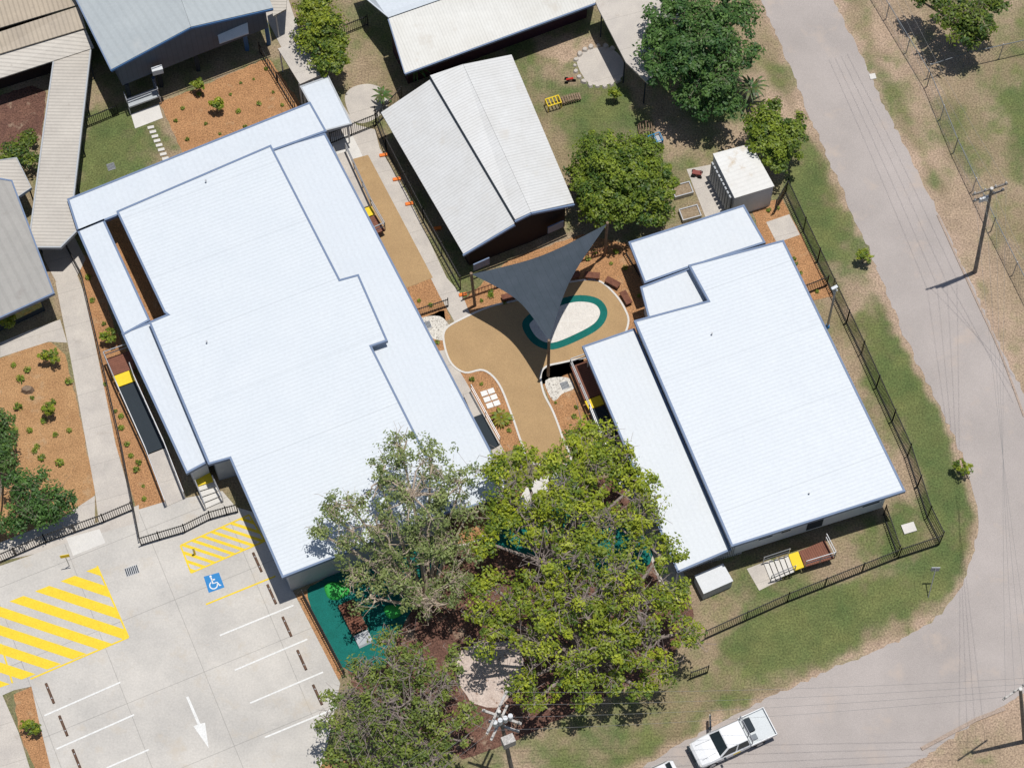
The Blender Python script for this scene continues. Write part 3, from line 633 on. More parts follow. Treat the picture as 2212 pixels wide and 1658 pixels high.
# ---------------- trees
def leafmat(name,trans=.35):
    m=bpy.data.materials.new(name); m.use_nodes=True; nt=m.node_tree; b=nt.nodes['Principled BSDF']; out=nt.nodes['Material Output']
    a=nn(nt,'ShaderNodeAttribute'); a.attribute_name='Col'; nt.links.new(a.outputs['Color'],b.inputs['Base Color']); b.inputs['Roughness'].default_value=.5; b.inputs['Specular IOR Level'].default_value=.4
    t=nn(nt,'ShaderNodeBsdfTranslucent'); nt.links.new(a.outputs['Color'],t.inputs['Color']); mx=nn(nt,'ShaderNodeMixShader'); mx.inputs[0].default_value=trans
    nt.links.new(b.outputs[0],mx.inputs[1]); nt.links.new(t.outputs[0],mx.inputs[2]); nt.links.new(mx.outputs[0],out.inputs['Surface']); return m
M['leaf']=leafmat('leaf')
def leaves(cent,nrm,size,cols,asp=.5):
    n=len(cent); r=rng.normal(size=(n,3)); nrm=nrm/np.linalg.norm(nrm,axis=1)[:,None]
    a=np.cross(nrm,r); a/=np.linalg.norm(a,axis=1)[:,None]+1e-9; b=np.cross(nrm,a)
    s=size[:,None]; V=np.stack([cent+a*s,cent+b*s*asp,cent-a*s,cent-b*s*asp],1).reshape(-1,3)
    return V,np.arange(n*4).reshape(n,4),np.repeat(cols,4,0)
def tree(name,label,lobes,col,col2,leaf=.16,dens=1.0,bark='bark',trunk=None,tr=.25,twigs=.25,perclump=55,cat='tree',flat=.75,crs=.55,twr=.02,bare=0,inner=.45,asp=.5):
    LB=[]
    for px,py,rp_,z in lobes:
        c=P(px,py,z); LB.append((c,rp_/35.0))
    if trunk: base=P(*trunk)
    else:
        c=sum((l[0]*l[1]**2 for l in LB),Vector())/sum(l[1]**2 for l in LB); base=Vector((c.x,c.y,0))
    root=thing(name,label,cat,base)
    zmin=min(l[0].z-l[1]*.6 for l in LB); fork=Vector((base.x,base.y,max(.4,zmin*.6)))
    tb=MB(); tb.tube(base,fork,tr,tr*.75,10); br=MB()
    CC=[];NN=[];SS=[];KK=[]
    c1=np.array(col);c2=np.array(col2)
    for c,R in LB:
        mid=fork.lerp(c,.5)+Vector((random.uniform(-.3,.3),random.uniform(-.3,.3),.2)); tb.tube(fork,mid,tr*.6,tr*.4,7); tb.tube(mid,c,tr*.4,tr*.2,7)
        k=max(8,int(dens*9*R*R)); lobebare=bare*random.choice((.2,1,2))
        for i in range(k):
            d=rng.normal(size=3); d/=np.linalg.norm(d); 
            if d[2]<-.35: d[2]*=-.5
            rad=R*(random.random()**inner)*random.uniform(.8,1.12)
            cc=np.array(c)+d*rad*np.array([1,1,flat])
            if cc[2]<.3: cc[2]=.3
            rc=crs*random.uniform(.5,1.3)*min(1,R/1.5+.3)
            isbare=random.random()<lobebare
            if isbare or random.random()<twigs:
                e=Vector(cc); m2=c.lerp(e,.55)+Vector((random.uniform(-.25,.25),random.uniform(-.25,.25),random.uniform(-.1,.35)))
                br.tube(c,m2,twr*2.6,twr*1.7,5); br.tube(m2,e,twr*1.7,twr*.8,5)
                for _ in range(8 if isbare else 3):
                    m3=m2.lerp(e,random.uniform(.3,1)); e2=m3+Vector(rng.normal(size=3))*rc*.8+Vector((0,0,.2)); br.tube(m3,e2,twr*.9,twr*.45,4)
                    e3=e2+Vector(rng.normal(size=3))*rc*.6; br.tube(e2,e3,twr*.5,twr*.3,3)
            n=int(perclump*random.uniform(.5,1.35)*(.12 if isbare else 1))+1
            q=rng.normal(size=(n,3)); q/=np.linalg.norm(q,axis=1)[:,None]; q*=(rng.random((n,1))**.4)*rc; 
            pos=cc+q*np.array([1,1,.7]); nr=q/rc+d*.5+np.array([0,0,1.1])+rng.normal(size=(n,3))*.5
            t=np.clip(random.random()*.75+rng.random((n,1))*.5-.12+.25*d[2]-.1,0,1); cl=c1*(1-t)+c2*t; cl=cl*rng.uniform(.7,1.25,(n,1))
            CC.append(pos);NN.append(nr);SS.append(rng.uniform(.6,1.25,n)*leaf);KK.append(cl)
    CC=np.concatenate(CC)-np.array(base); V,Q,K=leaves(CC,np.concatenate(NN),np.concatenate(SS),np.concatenate(KK),asp)
    me=quadmesh('crown',V,Q,K); me.materials.append(M['leaf']); o=bpy.data.objects.new('crown',me); COL.objects.link(o); o.parent=root
    tb.build('trunk',bark,root); 
    if br.v: br.build('branches',bark,root)
    return root
DG=(.04,.10,.025);MG=(.09,.165,.022);BG=(.2,.26,.025);YG=(.36,.41,.03);RG=(.05,.115,.02);RG2=(.26,.33,.03)
tree('shade_tree','large dark green tree at the top beside the road',[(1450,60,75,5),(1540,50,80,5.5),(1590,120,60,4.5),(1450,150,70,4.5),(1540,170,75,4.5),(1500,100,80,6),(1570,215,45,3.5),(1420,100,50,4),(1490,215,45,3.5),(1600,30,45,4.5),(1480,-10,60,5)],(.03,.095,.025),(.14,.25,.055),leaf=.13,dens=1.4,twigs=.12)
tree('shade_tree','rounded olive green tree between old gabled building and shed',[(1300,340,66,3.6),(1370,350,66,3.8),(1405,400,62,3.4),(1330,420,78,3.6),(1268,390,50,3.0),(1400,448,50,2.7),(1340,380,74,4.2),(1300,440,50,2.6)],RG,RG2,leaf=.1,dens=2.6,twigs=0,inner=.33,crs=.45,asp=.6,perclump=62)
tree('shade_tree','small rounded green tree beside the storage shed and road',[(1670,255,44,3.2),(1697,300,44,3.0),(1660,310,42,3.0),(1643,270,34,2.8),(1680,345,34,2.4),(1717,268,28,2.8)],RG,RG2,leaf=.1,dens=2.8,twigs=0,inner=.33,crs=.42,asp=.6,perclump=62)
tree('shade_tree','bright yellow green tree beside the walkway at the top left',[(680,30,44,4),(705,60,44,4),(725,95,38,3.6),(680,90,40,3.6),(715,135,36,3.2),(670,-5,40,4),(690,140,24,3)],RG,(.32,.37,.03),leaf=.1,dens=2.6,twigs=0,inner=.38,crs=.45,asp=.6,perclump=60)
tree('shade_tree','dark leafy tree in the top right corner yard',[(2060,20,48,4),(2110,40,48,4),(2140,0,45,4),(2080,65,38,3.4),(2030,-10,42,4),(2115,80,28,3),(1985,0,30,3)],DG,BG,leaf=.13,dens=1.4)
tree('gum_tree','sparse grey green gum tree overhanging the big white roof',[(870,985,62,8),(930,1000,62,8),(820,1040,58,7.5),(890,1070,78,8),(760,1095,52,7),(715,1110,40,6.5),(692,1150,30,6),(820,1140,62,6.5),(950,1080,62,7),(1000,1040,44,7),(1010,1110,44,6),(900,1170,68,6),(960,1190,62,5.5),(1010,1200,44,5),(830,1220,52,5),(755,1180,46,5.5),(870,1270,58,4.5),(940,1300,58,4),(800,1290,44,4),(780,1240,40,4.5),(980,1260,48,4.5)],(.12,.17,.05),(.32,.38,.13),leaf=.095,dens=.9,bark='bark_pale',trunk=(925,1330),tr=.24,twigs=.35,perclump=42,crs=.5,twr=.026,bare=.07)
tree('shade_tree','tall yellow green tree in the centre over the softfall path',[(1130,1010,55,6),(1190,1000,50,6),(1245,955,50,5.5),(1295,945,46,5.5),(1100,1060,50,6),(1200,1070,62,6.5),(1290,1020,62,6),(1340,1000,44,5.5),(1150,1130,60,5.5),(1380,1040,46,5.5),(1080,1120,46,5.5),(1060,1020,36,5.5),(1260,1100,55,6.5),(1050,1170,40,5)],(.11,.19,.025),(.44,.49,.03),leaf=.115,dens=1.1,bark='bark_grey',trunk=(1190,1250),tr=.3,twigs=.2,perclump=56,twr=.026,bare=.06)
tree('shade_tree','broad yellow green tree in the centre right of the playground with bare grey twigs',[(1330,1130,62,6),(1400,1090,46,6),(1250,1180,65,6.5),(1330,1230,75,7),(1425,1200,52,5.5),(1180,1240,62,6),(1260,1300,75,6.5),(1370,1320,72,6),(1450,1290,56,5),(1485,1365,44,4.5),(1400,1400,58,5),(1300,1400,68,5.5),(1200,1340,62,6),(1120,1300,55,5.5),(1080,1360,45,5),(1150,1400,55,5),(1230,1450,55,4.5),(1340,1470,45,4),(1130,1470,42,4),(1440,1440,38,4),(1160,1510,34,4),(1050,1260,46,5),(1035,1320,34,4.5),(1390,1490,30,4),(1270,1510,30,3.5),(1040,1400,34,4.5)],(.095,.17,.025),(.42,.47,.035),leaf=.115,dens=.98,bark='bark_grey',trunk=(1280,1440),tr=.36,twigs=.25,perclump=52,twr=.028,bare=.16)
tree('shade_tree','olive green tree with grey twigs at the bottom beside the car park',[(850,1440,58,5),(780,1470,48,5),(910,1440,50,5),(740,1510,42,4.5),(830,1530,68,5.5),(920,1530,58,5),(960,1480,42,4.5),(985,1420,32,4.5),(770,1580,50,4.5),(870,1610,60,4.5),(960,1590,48,4),(1000,1540,34,4),(715,1570,32,4),(800,1650,45,4),(930,1660,45,4),(730,1640,30,4),(840,1390,36,5)],(.08,.14,.03),(.28,.34,.06),leaf=.105,dens=1.05,bark='bark_grey',trunk=(860,1660),tr=.3,twigs=.28,perclump=50,twr=.028,bare=.2)
tree('shade_tree','dark green bushy tree in the left mulch bed',[(70,1050,42,2.8),(110,1080,42,2.6),(60,1100,40,2.4),(140,1100,28,2),(40,1040,30,2.4),(100,1120,32,1.8),(30,1130,30,2)],DG,(.12,.24,.05),leaf=.11,dens=1.5,tr=.15)
tree('shade_tree','dark green bushy tree at the left edge beside the mulch bed',[(-5,900,40,2.6),(15,940,30,2.4),(-10,980,40,2.2),(5,1000,25,2),(-10,1130,30,2)],DG,(.14,.24,.05),leaf=.11,dens=1.5,tr=.15)
tree('shrub','green bush at the far left beside the covered walkway',[(40,320,34,1.5),(60,345,26,1.3),(20,350,30,1.3),(60,300,18,1)],DG,BG,leaf=.1,dens=1.6,tr=.08,cat='bush',twigs=0)
tree('shrub','yellow green bush at the left edge by the mural wall',[(5,675,26,1.6),(20,690,15,1.3)],MG,YG,leaf=.1,dens=1.8,tr=.08,cat='bush',twigs=0)
for lab,x,y,rr in (('small sapling on the verge halfway down the road',1868,548,20),('small sapling on the green verge at the road bend',2080,1003,20),('young sapling in the left mulch bed near the path',232,722,20),('small sapling in the orange mulch by the highset building wall',428,178,16),('sapling in the middle of the orange mulch square',468,222,16),
   ('shrub in the car park corner planter',66,1562,24),('green shrub at the top of the left mulch bed',106,765,22),('sapling low in the left mulch bed',105,880,18),('small bush at the top of the play lawn',1327,198,14)):
    tree('sapling',lab,[(x,y,rr*.75,1.2),(x+rr*.4,y+rr*.4,rr*.6,.9),(x-rr*.5,y+rr*.2,rr*.5,1.0)],MG,YG,leaf=.09,dens=1.0,tr=.04,perclump=26,crs=.3,cat='sapling',twigs=0)
def palm(label,px,py,R,h,n=16,col=(.16,.2,.03),name='spiky_plant'):
    b=P(px,py); r=thing(name,label,'plant',b); V=[];K=[];Q=[]
    for i in range(n):
        a=2*math.pi*i/n+random.uniform(-.2,.2); l=R*random.uniform(.7,1.1); e=random.uniform(.5,1.3)
        pts=[]
        for j in range(6):
            t=j/5; rr=l*t; z=h+l*.6*math.sin(t*2.2)*e*.6-t*t*l*.25; pts.append((rr*math.cos(a),rr*math.sin(a),max(.05,z)))
        for j in range(5):
            p,q=pts[j],pts[j+1]; nx_,ny_=-math.sin(a),math.cos(a); w0=.09*math.sin(math.pi*(j/5*.8+.15));w1=.09*math.sin(math.pi*((j+1)/5*.8+.15))
            k=len(V); V+=[(p[0]+nx_*w0,p[1]+ny_*w0,p[2]),(p[0]-nx_*w0,p[1]-ny_*w0,p[2]),(q[0]-nx_*w1,q[1]-ny_*w1,q[2]),(q[0]+nx_*w1,q[1]+ny_*w1,q[2])]; Q.append((k,k+1,k+2,k+3)); K+=[tuple(c*random.uniform(.7,1.3) for c in col)]*4
    me=quadmesh('fronds',np.array(V),np.array(Q),np.array(K)); me.materials.append(M['leaf']); o=bpy.data.objects.new('fronds',me); COL.objects.link(o); o.parent=r
    MB().tube(b,b+Vector((0,0,h+.1)),.08,.06).build('stem','bark',r)
palm('spiky yellow green plant in the mulch beside the stepping pavers',1083,905,.75,.25,28,(.24,.26,.03))
palm('palm at the upper corner of the old gabled building',898,172,1.2,1.6,18,(.05,.11,.03),'palm_tree')
palm('small palm beside the round concrete pad',828,228,.8,1.2,14,(.1,.16,.04),'palm_tree')
palm('pale palm under the large dark tree beside the road',1618,218,1.2,1.6,20,(.12,.17,.06),'palm_tree')
tufts=[]
for v in range(3):
    n=46; q=rng.normal(size=(n,3)); q/=np.linalg.norm(q,axis=1)[:,None]; q*=rng.random((n,1))**.5*.25; q[:,2]=np.abs(q[:,2])+.08
    c=np.array(MG)*(1-rng.random((n,1))*.5)+np.array(YG)*rng.random((n,1))*.6
    Vv,Qq,Kk=leaves(q,q+np.array([0,0,.3])+rng.normal(size=(n,3))*.15,rng.uniform(.05,.1,n),c); me=quadmesh('seedling',Vv,Qq,Kk); me.materials.append(M['leaf']); tufts.append(me)
def seed(label,group,pts,s=1):
    for x,y in pts:
        o=bpy.data.objects.new('seedling',random.choice(tufts)); COL.objects.link(o); o.location=P(x,y,.012); o.rotation_euler=(0,0,random.random()*6); k=s*random.uniform(.6,1.2); o.scale=(k,k,k); tag(o,label,'plant',group)
seed('small green seedling in the orange mulch square below the highset building','seedlings in the orange mulch square',[(405,302),(515,242),(590,200),(380,262),(445,268),(498,205),(548,172),(560,225),(610,228),(430,205),(530,275),(475,290),(395,235),(575,150),(520,180)],.7)
seed('small seedling in the narrow mulch strip beside the left ramp','seedlings beside the left ramp',[(200,650),(225,700),(250,888),(262,925),(275,960),(283,985),(295,1015),(310,1050),(312,1078),(190,600),(262,900),(300,1000),(228,830)],.85)
seed('small shrub scattered in the large left mulch bed','shrubs in the large left mulch bed',[(60,800),(45,820),(70,860),(40,880),(115,870),(80,965),(65,930),(120,940),(30,930),(90,990),(150,930),(150,825),(30,790),(130,1000),(95,910),(75,975)],1.1)
seed('small seedling in the mulch around the shade sail','seedlings around the shade sail',[(1270,560),(1320,570),(1350,580),(1240,575),(1330,545),(1060,640),(1090,655),(1380,640),(1150,600),(1285,545),(1060,632),(1040,650),(1240,550)],.8)
seed('small seedling in the mulch beside the courtyard path','seedlings beside the courtyard path',[(1020,820),(1040,830),(1060,940),(1240,900),(1200,870),(945,740),(930,660),(905,650),(1100,930),(1245,880)],.7)
seed('small seedling in the mulch beside the annex','seedlings beside the annex',[(1720,570),(1730,590),(1715,560),(1660,455),(1680,450),(1700,540),(1765,630)],.8)
# ---------------- shade sail
sr=thing('shade_sail','dark grey triangular shade sail stretched over the teal rimmed sandpit','shade sail',P(1185,690))
A=P(1312,483,4.4);B_=P(1018,592,4.4);C_=P(1186,737,4.9)
n=16; V=[];ix={}
cen=(A+B_+C_)/3
for i in range(n+1):
    for j in range(n+1-i):
        a=i/n;b=j/n;c=1-a-b; p=A*a+B_*b+C_*c; pull=0
        for u,v,w_ in ((a,b,c),(b,c,a),(c,a,b)):
            pull+=4*u*v*(1-w_)*(max(0,1-2.2*w_))
        p=p.lerp(cen,.24*pull); p.z-=.5*27*a*b*c*.5
        ix[(i,j)]=len(V); V.append(tuple(p))
fs=[]
for i in range(n):
    for j in range(n-i):
        fs.append((ix[i,j],ix[i+1,j],ix[i,j+1]))
        if i+j<n-1: fs.append((ix[i+1,j],ix[i+1,j+1],ix[i,j+1]))
mb=MB(); mb.v=V; mb.f=fs; mb.build('sail_cloth','sail',sr,smooth=True)
for (px,py,top) in ((1306,552,A),(1026,660,B_),(1184,812,C_)):
    b=P(px,py); q=MB(); d=(Vector((top.x,top.y,top.z))-b); q.tube(b,b+d*1.03,.10,.09,10); q.build('sail_post','old_timber',sr)
# ---------------- timber log seats
def logseat(lab,x,y,a):
    b=P(x,y); r=thing('log_seat',lab,'bench',b,rz=a)
    MB().box((0,0,.36),(.95,.42,.1)).build('seat','timber',r,local=True)
    for s in (-.33,.33): MB().box((s,0,.155),(.12,.36,.31)).build('leg','timber',r,local=True)
for lab,x,y,a in (('timber log seat beneath the upper corner of the shade sail, left of the others',1236,600,.3),('timber log seat at the top of the softfall circle',1279,600,-.1),('timber log seat at the upper right of the softfall circle',1323,615,-.55),('timber log seat at the right of the softfall circle above the ramp',1352,648,-1.1),('timber log seat by the left of the shade sail',1100,645,.3)): logseat(lab,x,y,a)
def slab(name,lab,x,y,s,a,m='concrete_new',z=.06,grp=None,cat='paver'):
    b=P(x,y); o=MB().box((0,0,z/2),(s[0],s[1],z),0).build(name,m); o.location=b+Vector((0,0,.012)); o.rotation_euler=(0,0,a); return tag(o,lab,cat,grp)
for i in range(8): slab('stepping_paver','pale square stepping paver in the row across the lawn beside the mulch square',326+i*4.5,276+i*9.6,(.42,.2),.25,grp='stepping pavers across the lawn')
for i in range(3):
    for j in range(2): slab('courtyard_paver','white rectangular paver in the small grid in the courtyard mulch',1046+j*15+i*6,850-j*5+i*13,(.40,.34),.35,grp='paver grid in the courtyard mulch',m='line_white')
for lab,x,y in (('timber wheel stop nearest the yellow hatched bay',556,1214),('second timber wheel stop down the right row',587,1283),('third timber wheel stop down the right row',620,1353),('fourth timber wheel stop down the right row',652,1425),('lowest timber wheel stop of the right row, beside the tree',686,1500),('top timber wheel stop of the left row',108,1497),('middle timber wheel stop of the left row',137,1567),('lowest timber wheel stop of the left row',166,1640)):
    b=P(x,y,.022); a=math.atan2(pdir((556,1214),(587,1283))[1],pdir((556,1214),(587,1283))[0]); r=thing('wheel_stop',lab,'wheel stop',b,rz=a)
    MB().prism([(-.68,-.08,0),(.68,-.08,0),(.68,.08,0),(-.68,.08,0)],[(-.66,-.055,.12),(.66,-.055,.12),(.66,.055,.12),(-.66,.055,.12)]).build('stop_body','stop_timber',r,local=True)
    for s in (-.35,.35): MB().box((s,0,.125),(.07,.06,.02)).build('bolt','wall_grey',r,local=True)
def grate(lab,x,y,s=(.8,.55),a=.35,frame='galvanised',z=.024):
    b=P(x,y,z); r=thing('drain_grate',lab,'drain',b,rz=a); MB().box((0,0,.01),(s[0],s[1],.02)).build('frame',frame,r,local=True)
    mb=MB()
    for i in range(7): mb.box((-s[0]/2+s[0]*(i+.5)/7,0,.028),(s[0]*.08,s[1]*.9,.012))
    mb.build('grille','rubber_dark',r,local=True)
grate('steel drain grate in the car park below the white pad',285,1232); grate('steel drain grate in the lawn below the covered walkway',240,360,(.5,.5),z=.01); grate('steel drain grate in the left pebble bed',922,702,(.5,.5)); grate('steel drain grate in the right pebble bed',1220,832,(.5,.5))
slab('utility_pit','white square utility pit lid on the verge across the road',1885,166,(.4,.4),.2,cat='pit lid'); slab('utility_pit','white grey utility pit lid inside the corner fence',1963,1141,(.8,.6),.3,cat='pit lid',z=.12)
b=P(150,1222,.02); r=thing('sign_post','yellow sign on a thin post beside the white concrete pad','sign',b); MB().tube(b,b+Vector((0,0,1.9)),.03).build('post','galvanised',r); MB().box((b.x,b.y-.04,1.75),(.55,.03,.4),.2).build('sign_panel','yellow_paint',r)
b=P(421,1196,.02); r=thing('bollard','short yellow bollard in the small hatched bay','bollard',b); MB().tube(b,b+Vector((0,0,1.0)),.07,n=12).build('post','yellow_paint',r); MB().tube(b+Vector((0,0,.7)),b+Vector((0,0,.8)),.073,n=12).build('reflective_band','line_white',r)
# toys on the lawn
b=P(1230,176); r=thing('toy_tricycle','red toy tricycle lying on the play lawn','toy',b)
MB().bar(b+Vector((-.2,0,.2)),b+Vector((.25,.05,.3)),.12).build('frame','red_paint',r)
for dx,dy in ((-.2,.15),(-.2,-.15),(.3,0)): MB().tube(b+Vector((dx,dy-.03,.13)),b+Vector((dx,dy+.03,.13)),.13,n=12).build('wheel','tyre',r)
b=P(1195,230); r=thing('climbing_frame','yellow metal climbing frame on the lawn joined to the timber bridge','climbing frame',b,rz=.35)
for x in (-.45,.45):
    for y in (-.28,.28): MB().tube((x,y,0),(x,y,.7),.035).build('leg','yellow_paint',r,local=True)
mb=MB()
for y in (-.28,.28): mb.tube((-.45,y,.7),(.45,y,.7),.04)
for i in range(5): mb.tube((-.45+.225*i,-.28,.7),(-.45+.225*i,.28,.7),.035)
mb.build('ladder_top','yellow_paint',r,local=True)
b=P(1232,218); r=thing('play_bridge','curved brown timber play bridge on the lawn','play bridge',b,rz=.3); 
for i in range(9):
    x=-.65+i*.16; MB().box((x,0,.3+.15*math.cos(x*2.2)),(.11,.5,.04)).build('plank','old_timber',r,local=True)
for y in (-.2,.2): MB().bar((-.65,y,.2),(.65,y,.2),.05).build('beam','old_timber',r,local=True)
b=P(1395,283); r=thing('arched_climber','arched timber climber with rungs on the lawn above the blue frame','climbing frame',b,rz=.1)
for y in (-.35,.35):
    mb=MB(); pp=[(.5*math.cos(t),y,.6*math.sin(t)+.05) for t in [math.pi*i/8 for i in range(9)]]
    for a,c in zip(pp[:-1],pp[1:]): mb.bar(a,c,.06)
    mb.build('arch','old_timber',r,local=True)
for i in range(1,8):
    t=math.pi*i/8; MB().tube((.5*math.cos(t),-.35,.6*math.sin(t)+.05),(.5*math.cos(t),.35,.6*math.sin(t)+.05),.035).build('rung','old_timber',r,local=True)
b=P(1415,308); r=thing('cube_climber','blue steel cube climbing frame on the lawn','climbing frame',b,rz=.4); mb=MB()
for x in (-.4,0,.4):
    for y in (-.3,.3): mb.tube((x,y,0),(x,y,.6),.03)
for z in (.3,.6):
    for y in (-.3,.3): mb.tube((-.4,y,z),(.4,y,z),.03)
    for x in (-.4,0,.4): mb.tube((x,-.3,z),(x,.3,z),.03)
mb.build('frame','blue_plastic',r,local=True); MB().box((.2,0,.33),(.38,.55,.03)).build('shelf','galvanised',r,local=True)
b=P(1505,378); r=thing('ride_on_toy','dark red ride-on toy parked on the concrete by the shed','toy',b,rz=-.2)
MB().box((0,0,.25),(.6,.3,.2)).build('body','red_trim',r,local=True)
for dx in (-.22,.22):
    for dy in (-.2,.2): MB().tube((dx,dy-.03,.14),(dx,dy+.03,.14),.14,n=12).build('wheel','tyre',r,local=True)
MB().tube((.2,0,.3),(.28,0,.6),.03).build('handlebar','wire',r,local=True)
M['garden_soil']=mat('garden_soil',(.34,.27,.19),(.22,.16,.1),scale=4,fine=10,finec=.3,rough=.98,spots=(3,.6,(.1,.14,.04),.1))
def gbox(lab,x,y,a,s=(1.2,.8)):
    b=P(x,y); r=thing('raised_garden_bed',lab,'garden bed',b,rz=a)
    for yy in (-s[1]/2,s[1]/2): MB().box((0,yy,.2),(s[0]+.06,.06,.4)).build('side_panel','galvanised',r,local=True)
    for xx in (-s[0]/2,s[0]/2): MB().box((xx,0,.2),(.06,s[1]-.07,.38)).build('end_panel','galvanised',r,local=True)
    MB().box((0,0,.15),(s[0]-.07,s[1]-.07,.3)).build('soil','garden_soil',r,local=True)
gbox('grey raised garden bed nearest the olive tree, upper of two',1473,415,.3); gbox('grey raised garden bed lower of two beside the annex roof',1490,465,.3)
for i in range(16):
    t=math.radians(60+i*17); x=1296+54*math.cos(t); y=143-44*math.sin(t); b=P(x,y); s=random.uniform(.14,.24)
    mb=MB(); k=7; rr=[s*random.uniform(.75,1.2) for _ in range(k)]
    mb.prism([(rr[j]*math.cos(2*math.pi*j/k),rr[j]*math.sin(2*math.pi*j/k),0) for j in range(k)],[(rr[j]*.7*math.cos(2*math.pi*j/k),rr[j]*.7*math.sin(2*math.pi*j/k),s*.8) for j in range(k)])
    o=mb.build('border_stone','concrete_path'); o.location=b; tag(o,'rough stone in the ring around the old round sandpit','stone','stones around the old sandpit')
mb=MB(); k=7; mb.prism([(.45*math.cos(2*math.pi*j/k),.3*math.sin(2*math.pi*j/k),0) for j in range(k)],[(.3*math.cos(2*math.pi*j/k+.2),.2*math.sin(2*math.pi*j/k+.2),.35) for j in range(k)]); o=mb.build('boulder','old_timber'); o.location=P(60,843); tag(o,'weathered boulder in the large left mulch bed','boulder')
b=P(765,1340,.03); r=thing('timber_bridge','timber boardwalk bridge on the teal play floor by the mulch strip','bridge',b,rz=math.atan2(*reversed(pdir((740,1315),(775,1385)))))
for i in range(12): MB().box((-1.1+i*.17,0,.3),(.14,1.0,.05)).build('plank','timber',r,local=True)
for y in (-.42,.42): MB().bar((-1.15,y,.15),(.95,y,.15),.1,.22).build('beam','old_timber',r,local=True)
MB().prism([(.96,-.45,0),(1.7,-.45,0),(1.7,.45,0),(.96,.45,0)],[(.96,-.45,.3),(1.6,-.45,.12),(1.6,.45,.12),(.96,.45,.3)]).build('end_ramp','wall_grey',r,local=True)
for lab,x,y,s in (('bright green play mound on the teal floor above the timber bridge',728,1275,.8),('bright green play mound on the teal floor under the grey green tree',850,1320,.6)):
    mb=MB(); rings=[]
    for k in range(5):
        t=k/4*math.pi/2; rings.append([(s*math.cos(t)*(1+.12*math.sin(3*a+s))*math.cos(a),s*math.cos(t)*(1+.12*math.sin(3*a+s))*.7*math.sin(a),.35*math.sin(t)) for a in [2*math.pi*i/16 for i in range(16)]])
    v=[p for rg in rings for p in rg]; f=[(i*16+j,i*16+(j+1)%16,(i+1)*16+(j+1)%16,(i+1)*16+j) for i in range(4) for j in range(16)]
    mb.add(v,f); o=mb.build('play_mound','green_plastic',smooth=True); o.location=P(x,y,.024); tag(o,lab,'play mound')
# ---------------- power poles and wires
def pole(lab,base,top,zt,arms,name='power_pole',r0=.14,am='pole_wood',aw=.10):
    b=P(*base); t=P(top[0],top[1],zt); r=thing(name,lab,'power pole',b)
    MB().tube(b,t,r0,r0*.65,12).build('pole','pole_wood',r); MB().tube(t,t+Vector((0,0,.1)),r0*.8,r0*.7,12).build('pole_cap','ceramic',r); pts=[]
    for (dz,l,a,k) in arms:
        c=b.lerp(t,(zt-dz)/zt); d=Vector((math.cos(a),math.sin(a),0)); off=Vector((-d.y,d.x,0))*.16
        arm=MB().bar(c-d*l/2+off,c+d*l/2+off,aw,aw+.02).build('crossarm',am,r)
        for i in range(k):
            q=c+off-d*l/2+d*l*(i+.2)/(k-.6); q=q+Vector((0,0,.07)); s=MB(); s.tube(q,q+Vector((0,0,.09)),.05,.07,8); s.tube(q+Vector((0,0,.09)),q+Vector((0,0,.2)),.07,.03,8); s.build('insulator','ceramic',arm); pts.append(q+Vector((0,0,.2)))
    return r,pts
p1,w1=pole('tall timber power pole across the road with two crossarms',(2106,587),(2142,408),11.0,[(.3,2.3,.35,4),(1.1,2.1,.4,4)])
for k in range(4):
    q=P(2118+k*5,432,9.9)+Vector((0,.05*k,0)); MB().tube(q-Vector((0,0,.2)),q+Vector((0,0,.2)),.09,n=8).build('fuse_box','wall_white',p1)
p3,w3=pole('power pole at the bottom beside the trees with pale crossarms and transformer gear',(1108,1672),(1078,1536),9.0,[(.3,2.7,1.15,4),(1.1,2.3,-.35,4),(1.7,2.2,1.15,3),(2.4,1.8,-.35,3)],am='pale_arm',aw=.13)
for k in range(4):
    q=P(1086,1562,8.2)+Vector((.28*(k-1.5),.12*k,0)); MB().tube(q-Vector((0,0,.28)),q+Vector((0,0,.28)),.14,n=10).build('fuse_box','wall_white',p3)
q=P(1098,1600,6.5); MB().box((q.x,q.y,q.z),(.7,.5,.8),.4).build('transformer','pale_arm',p3)
p4,w4=pole('power pole at the right edge by the lower road',(2214,1600),(2204,1488),9.5,[(.3,2.2,.6,4)],am='pale_arm')
p2=thing('light_pole','slim steel light pole inside the black fence by the small building','light pole',P(1787,706)); b=P(1787,706); t=P(1806,622,5.6)
MB().tube(b,t,.08,.06,10).build('pole','galvanised',p2); MB().tube(b,b+Vector((0,0,.25)),.16,.12,10).build('base_sleeve','blue_sign',p2); MB().box((t.x-.1,t.y,t.z+.06),(.4,.18,.1),.5).build('lamp_head','wall_white',p2); MB().box((t.x,t.y,t.z-.4),(.3,.1,.1),.5).build('bracket','galvanised',p2)
def wire(a,b,sag,lab,r=.007):
    mb=MB(); n=14; pp=[a.lerp(b,i/n)-Vector((0,0,sag*4*(i/n)*(1-i/n))) for i in range(n+1)]
    for p,q in zip(pp[:-1],pp[1:]): mb.tube(p,q,r,n=4)
    tag(mb.build('power_line','wire'),lab,'wire','overhead wires')
nm=['first','second','third','fourth']
for i in range(4):
    wire(w1[i],P(1868+i*14,-80-i*4,10),.6,'overhead wire from the tall pole to the top edge, %s from the left'%nm[i])
    wire(w1[i],w4[3-i],1.0,'overhead wire along the right of the road from the tall pole, %s strand'%nm[i],.006)
    wire(w3[i],w4[i],.8,'overhead wire over the lower road and verge, %s strand'%nm[i],.007)
for i in range(3): wire(w3[4+i],P(700+60*i,1760,8),.3,'overhead wire leaving the bottom pole to the lower left, %s strand'%nm[i])
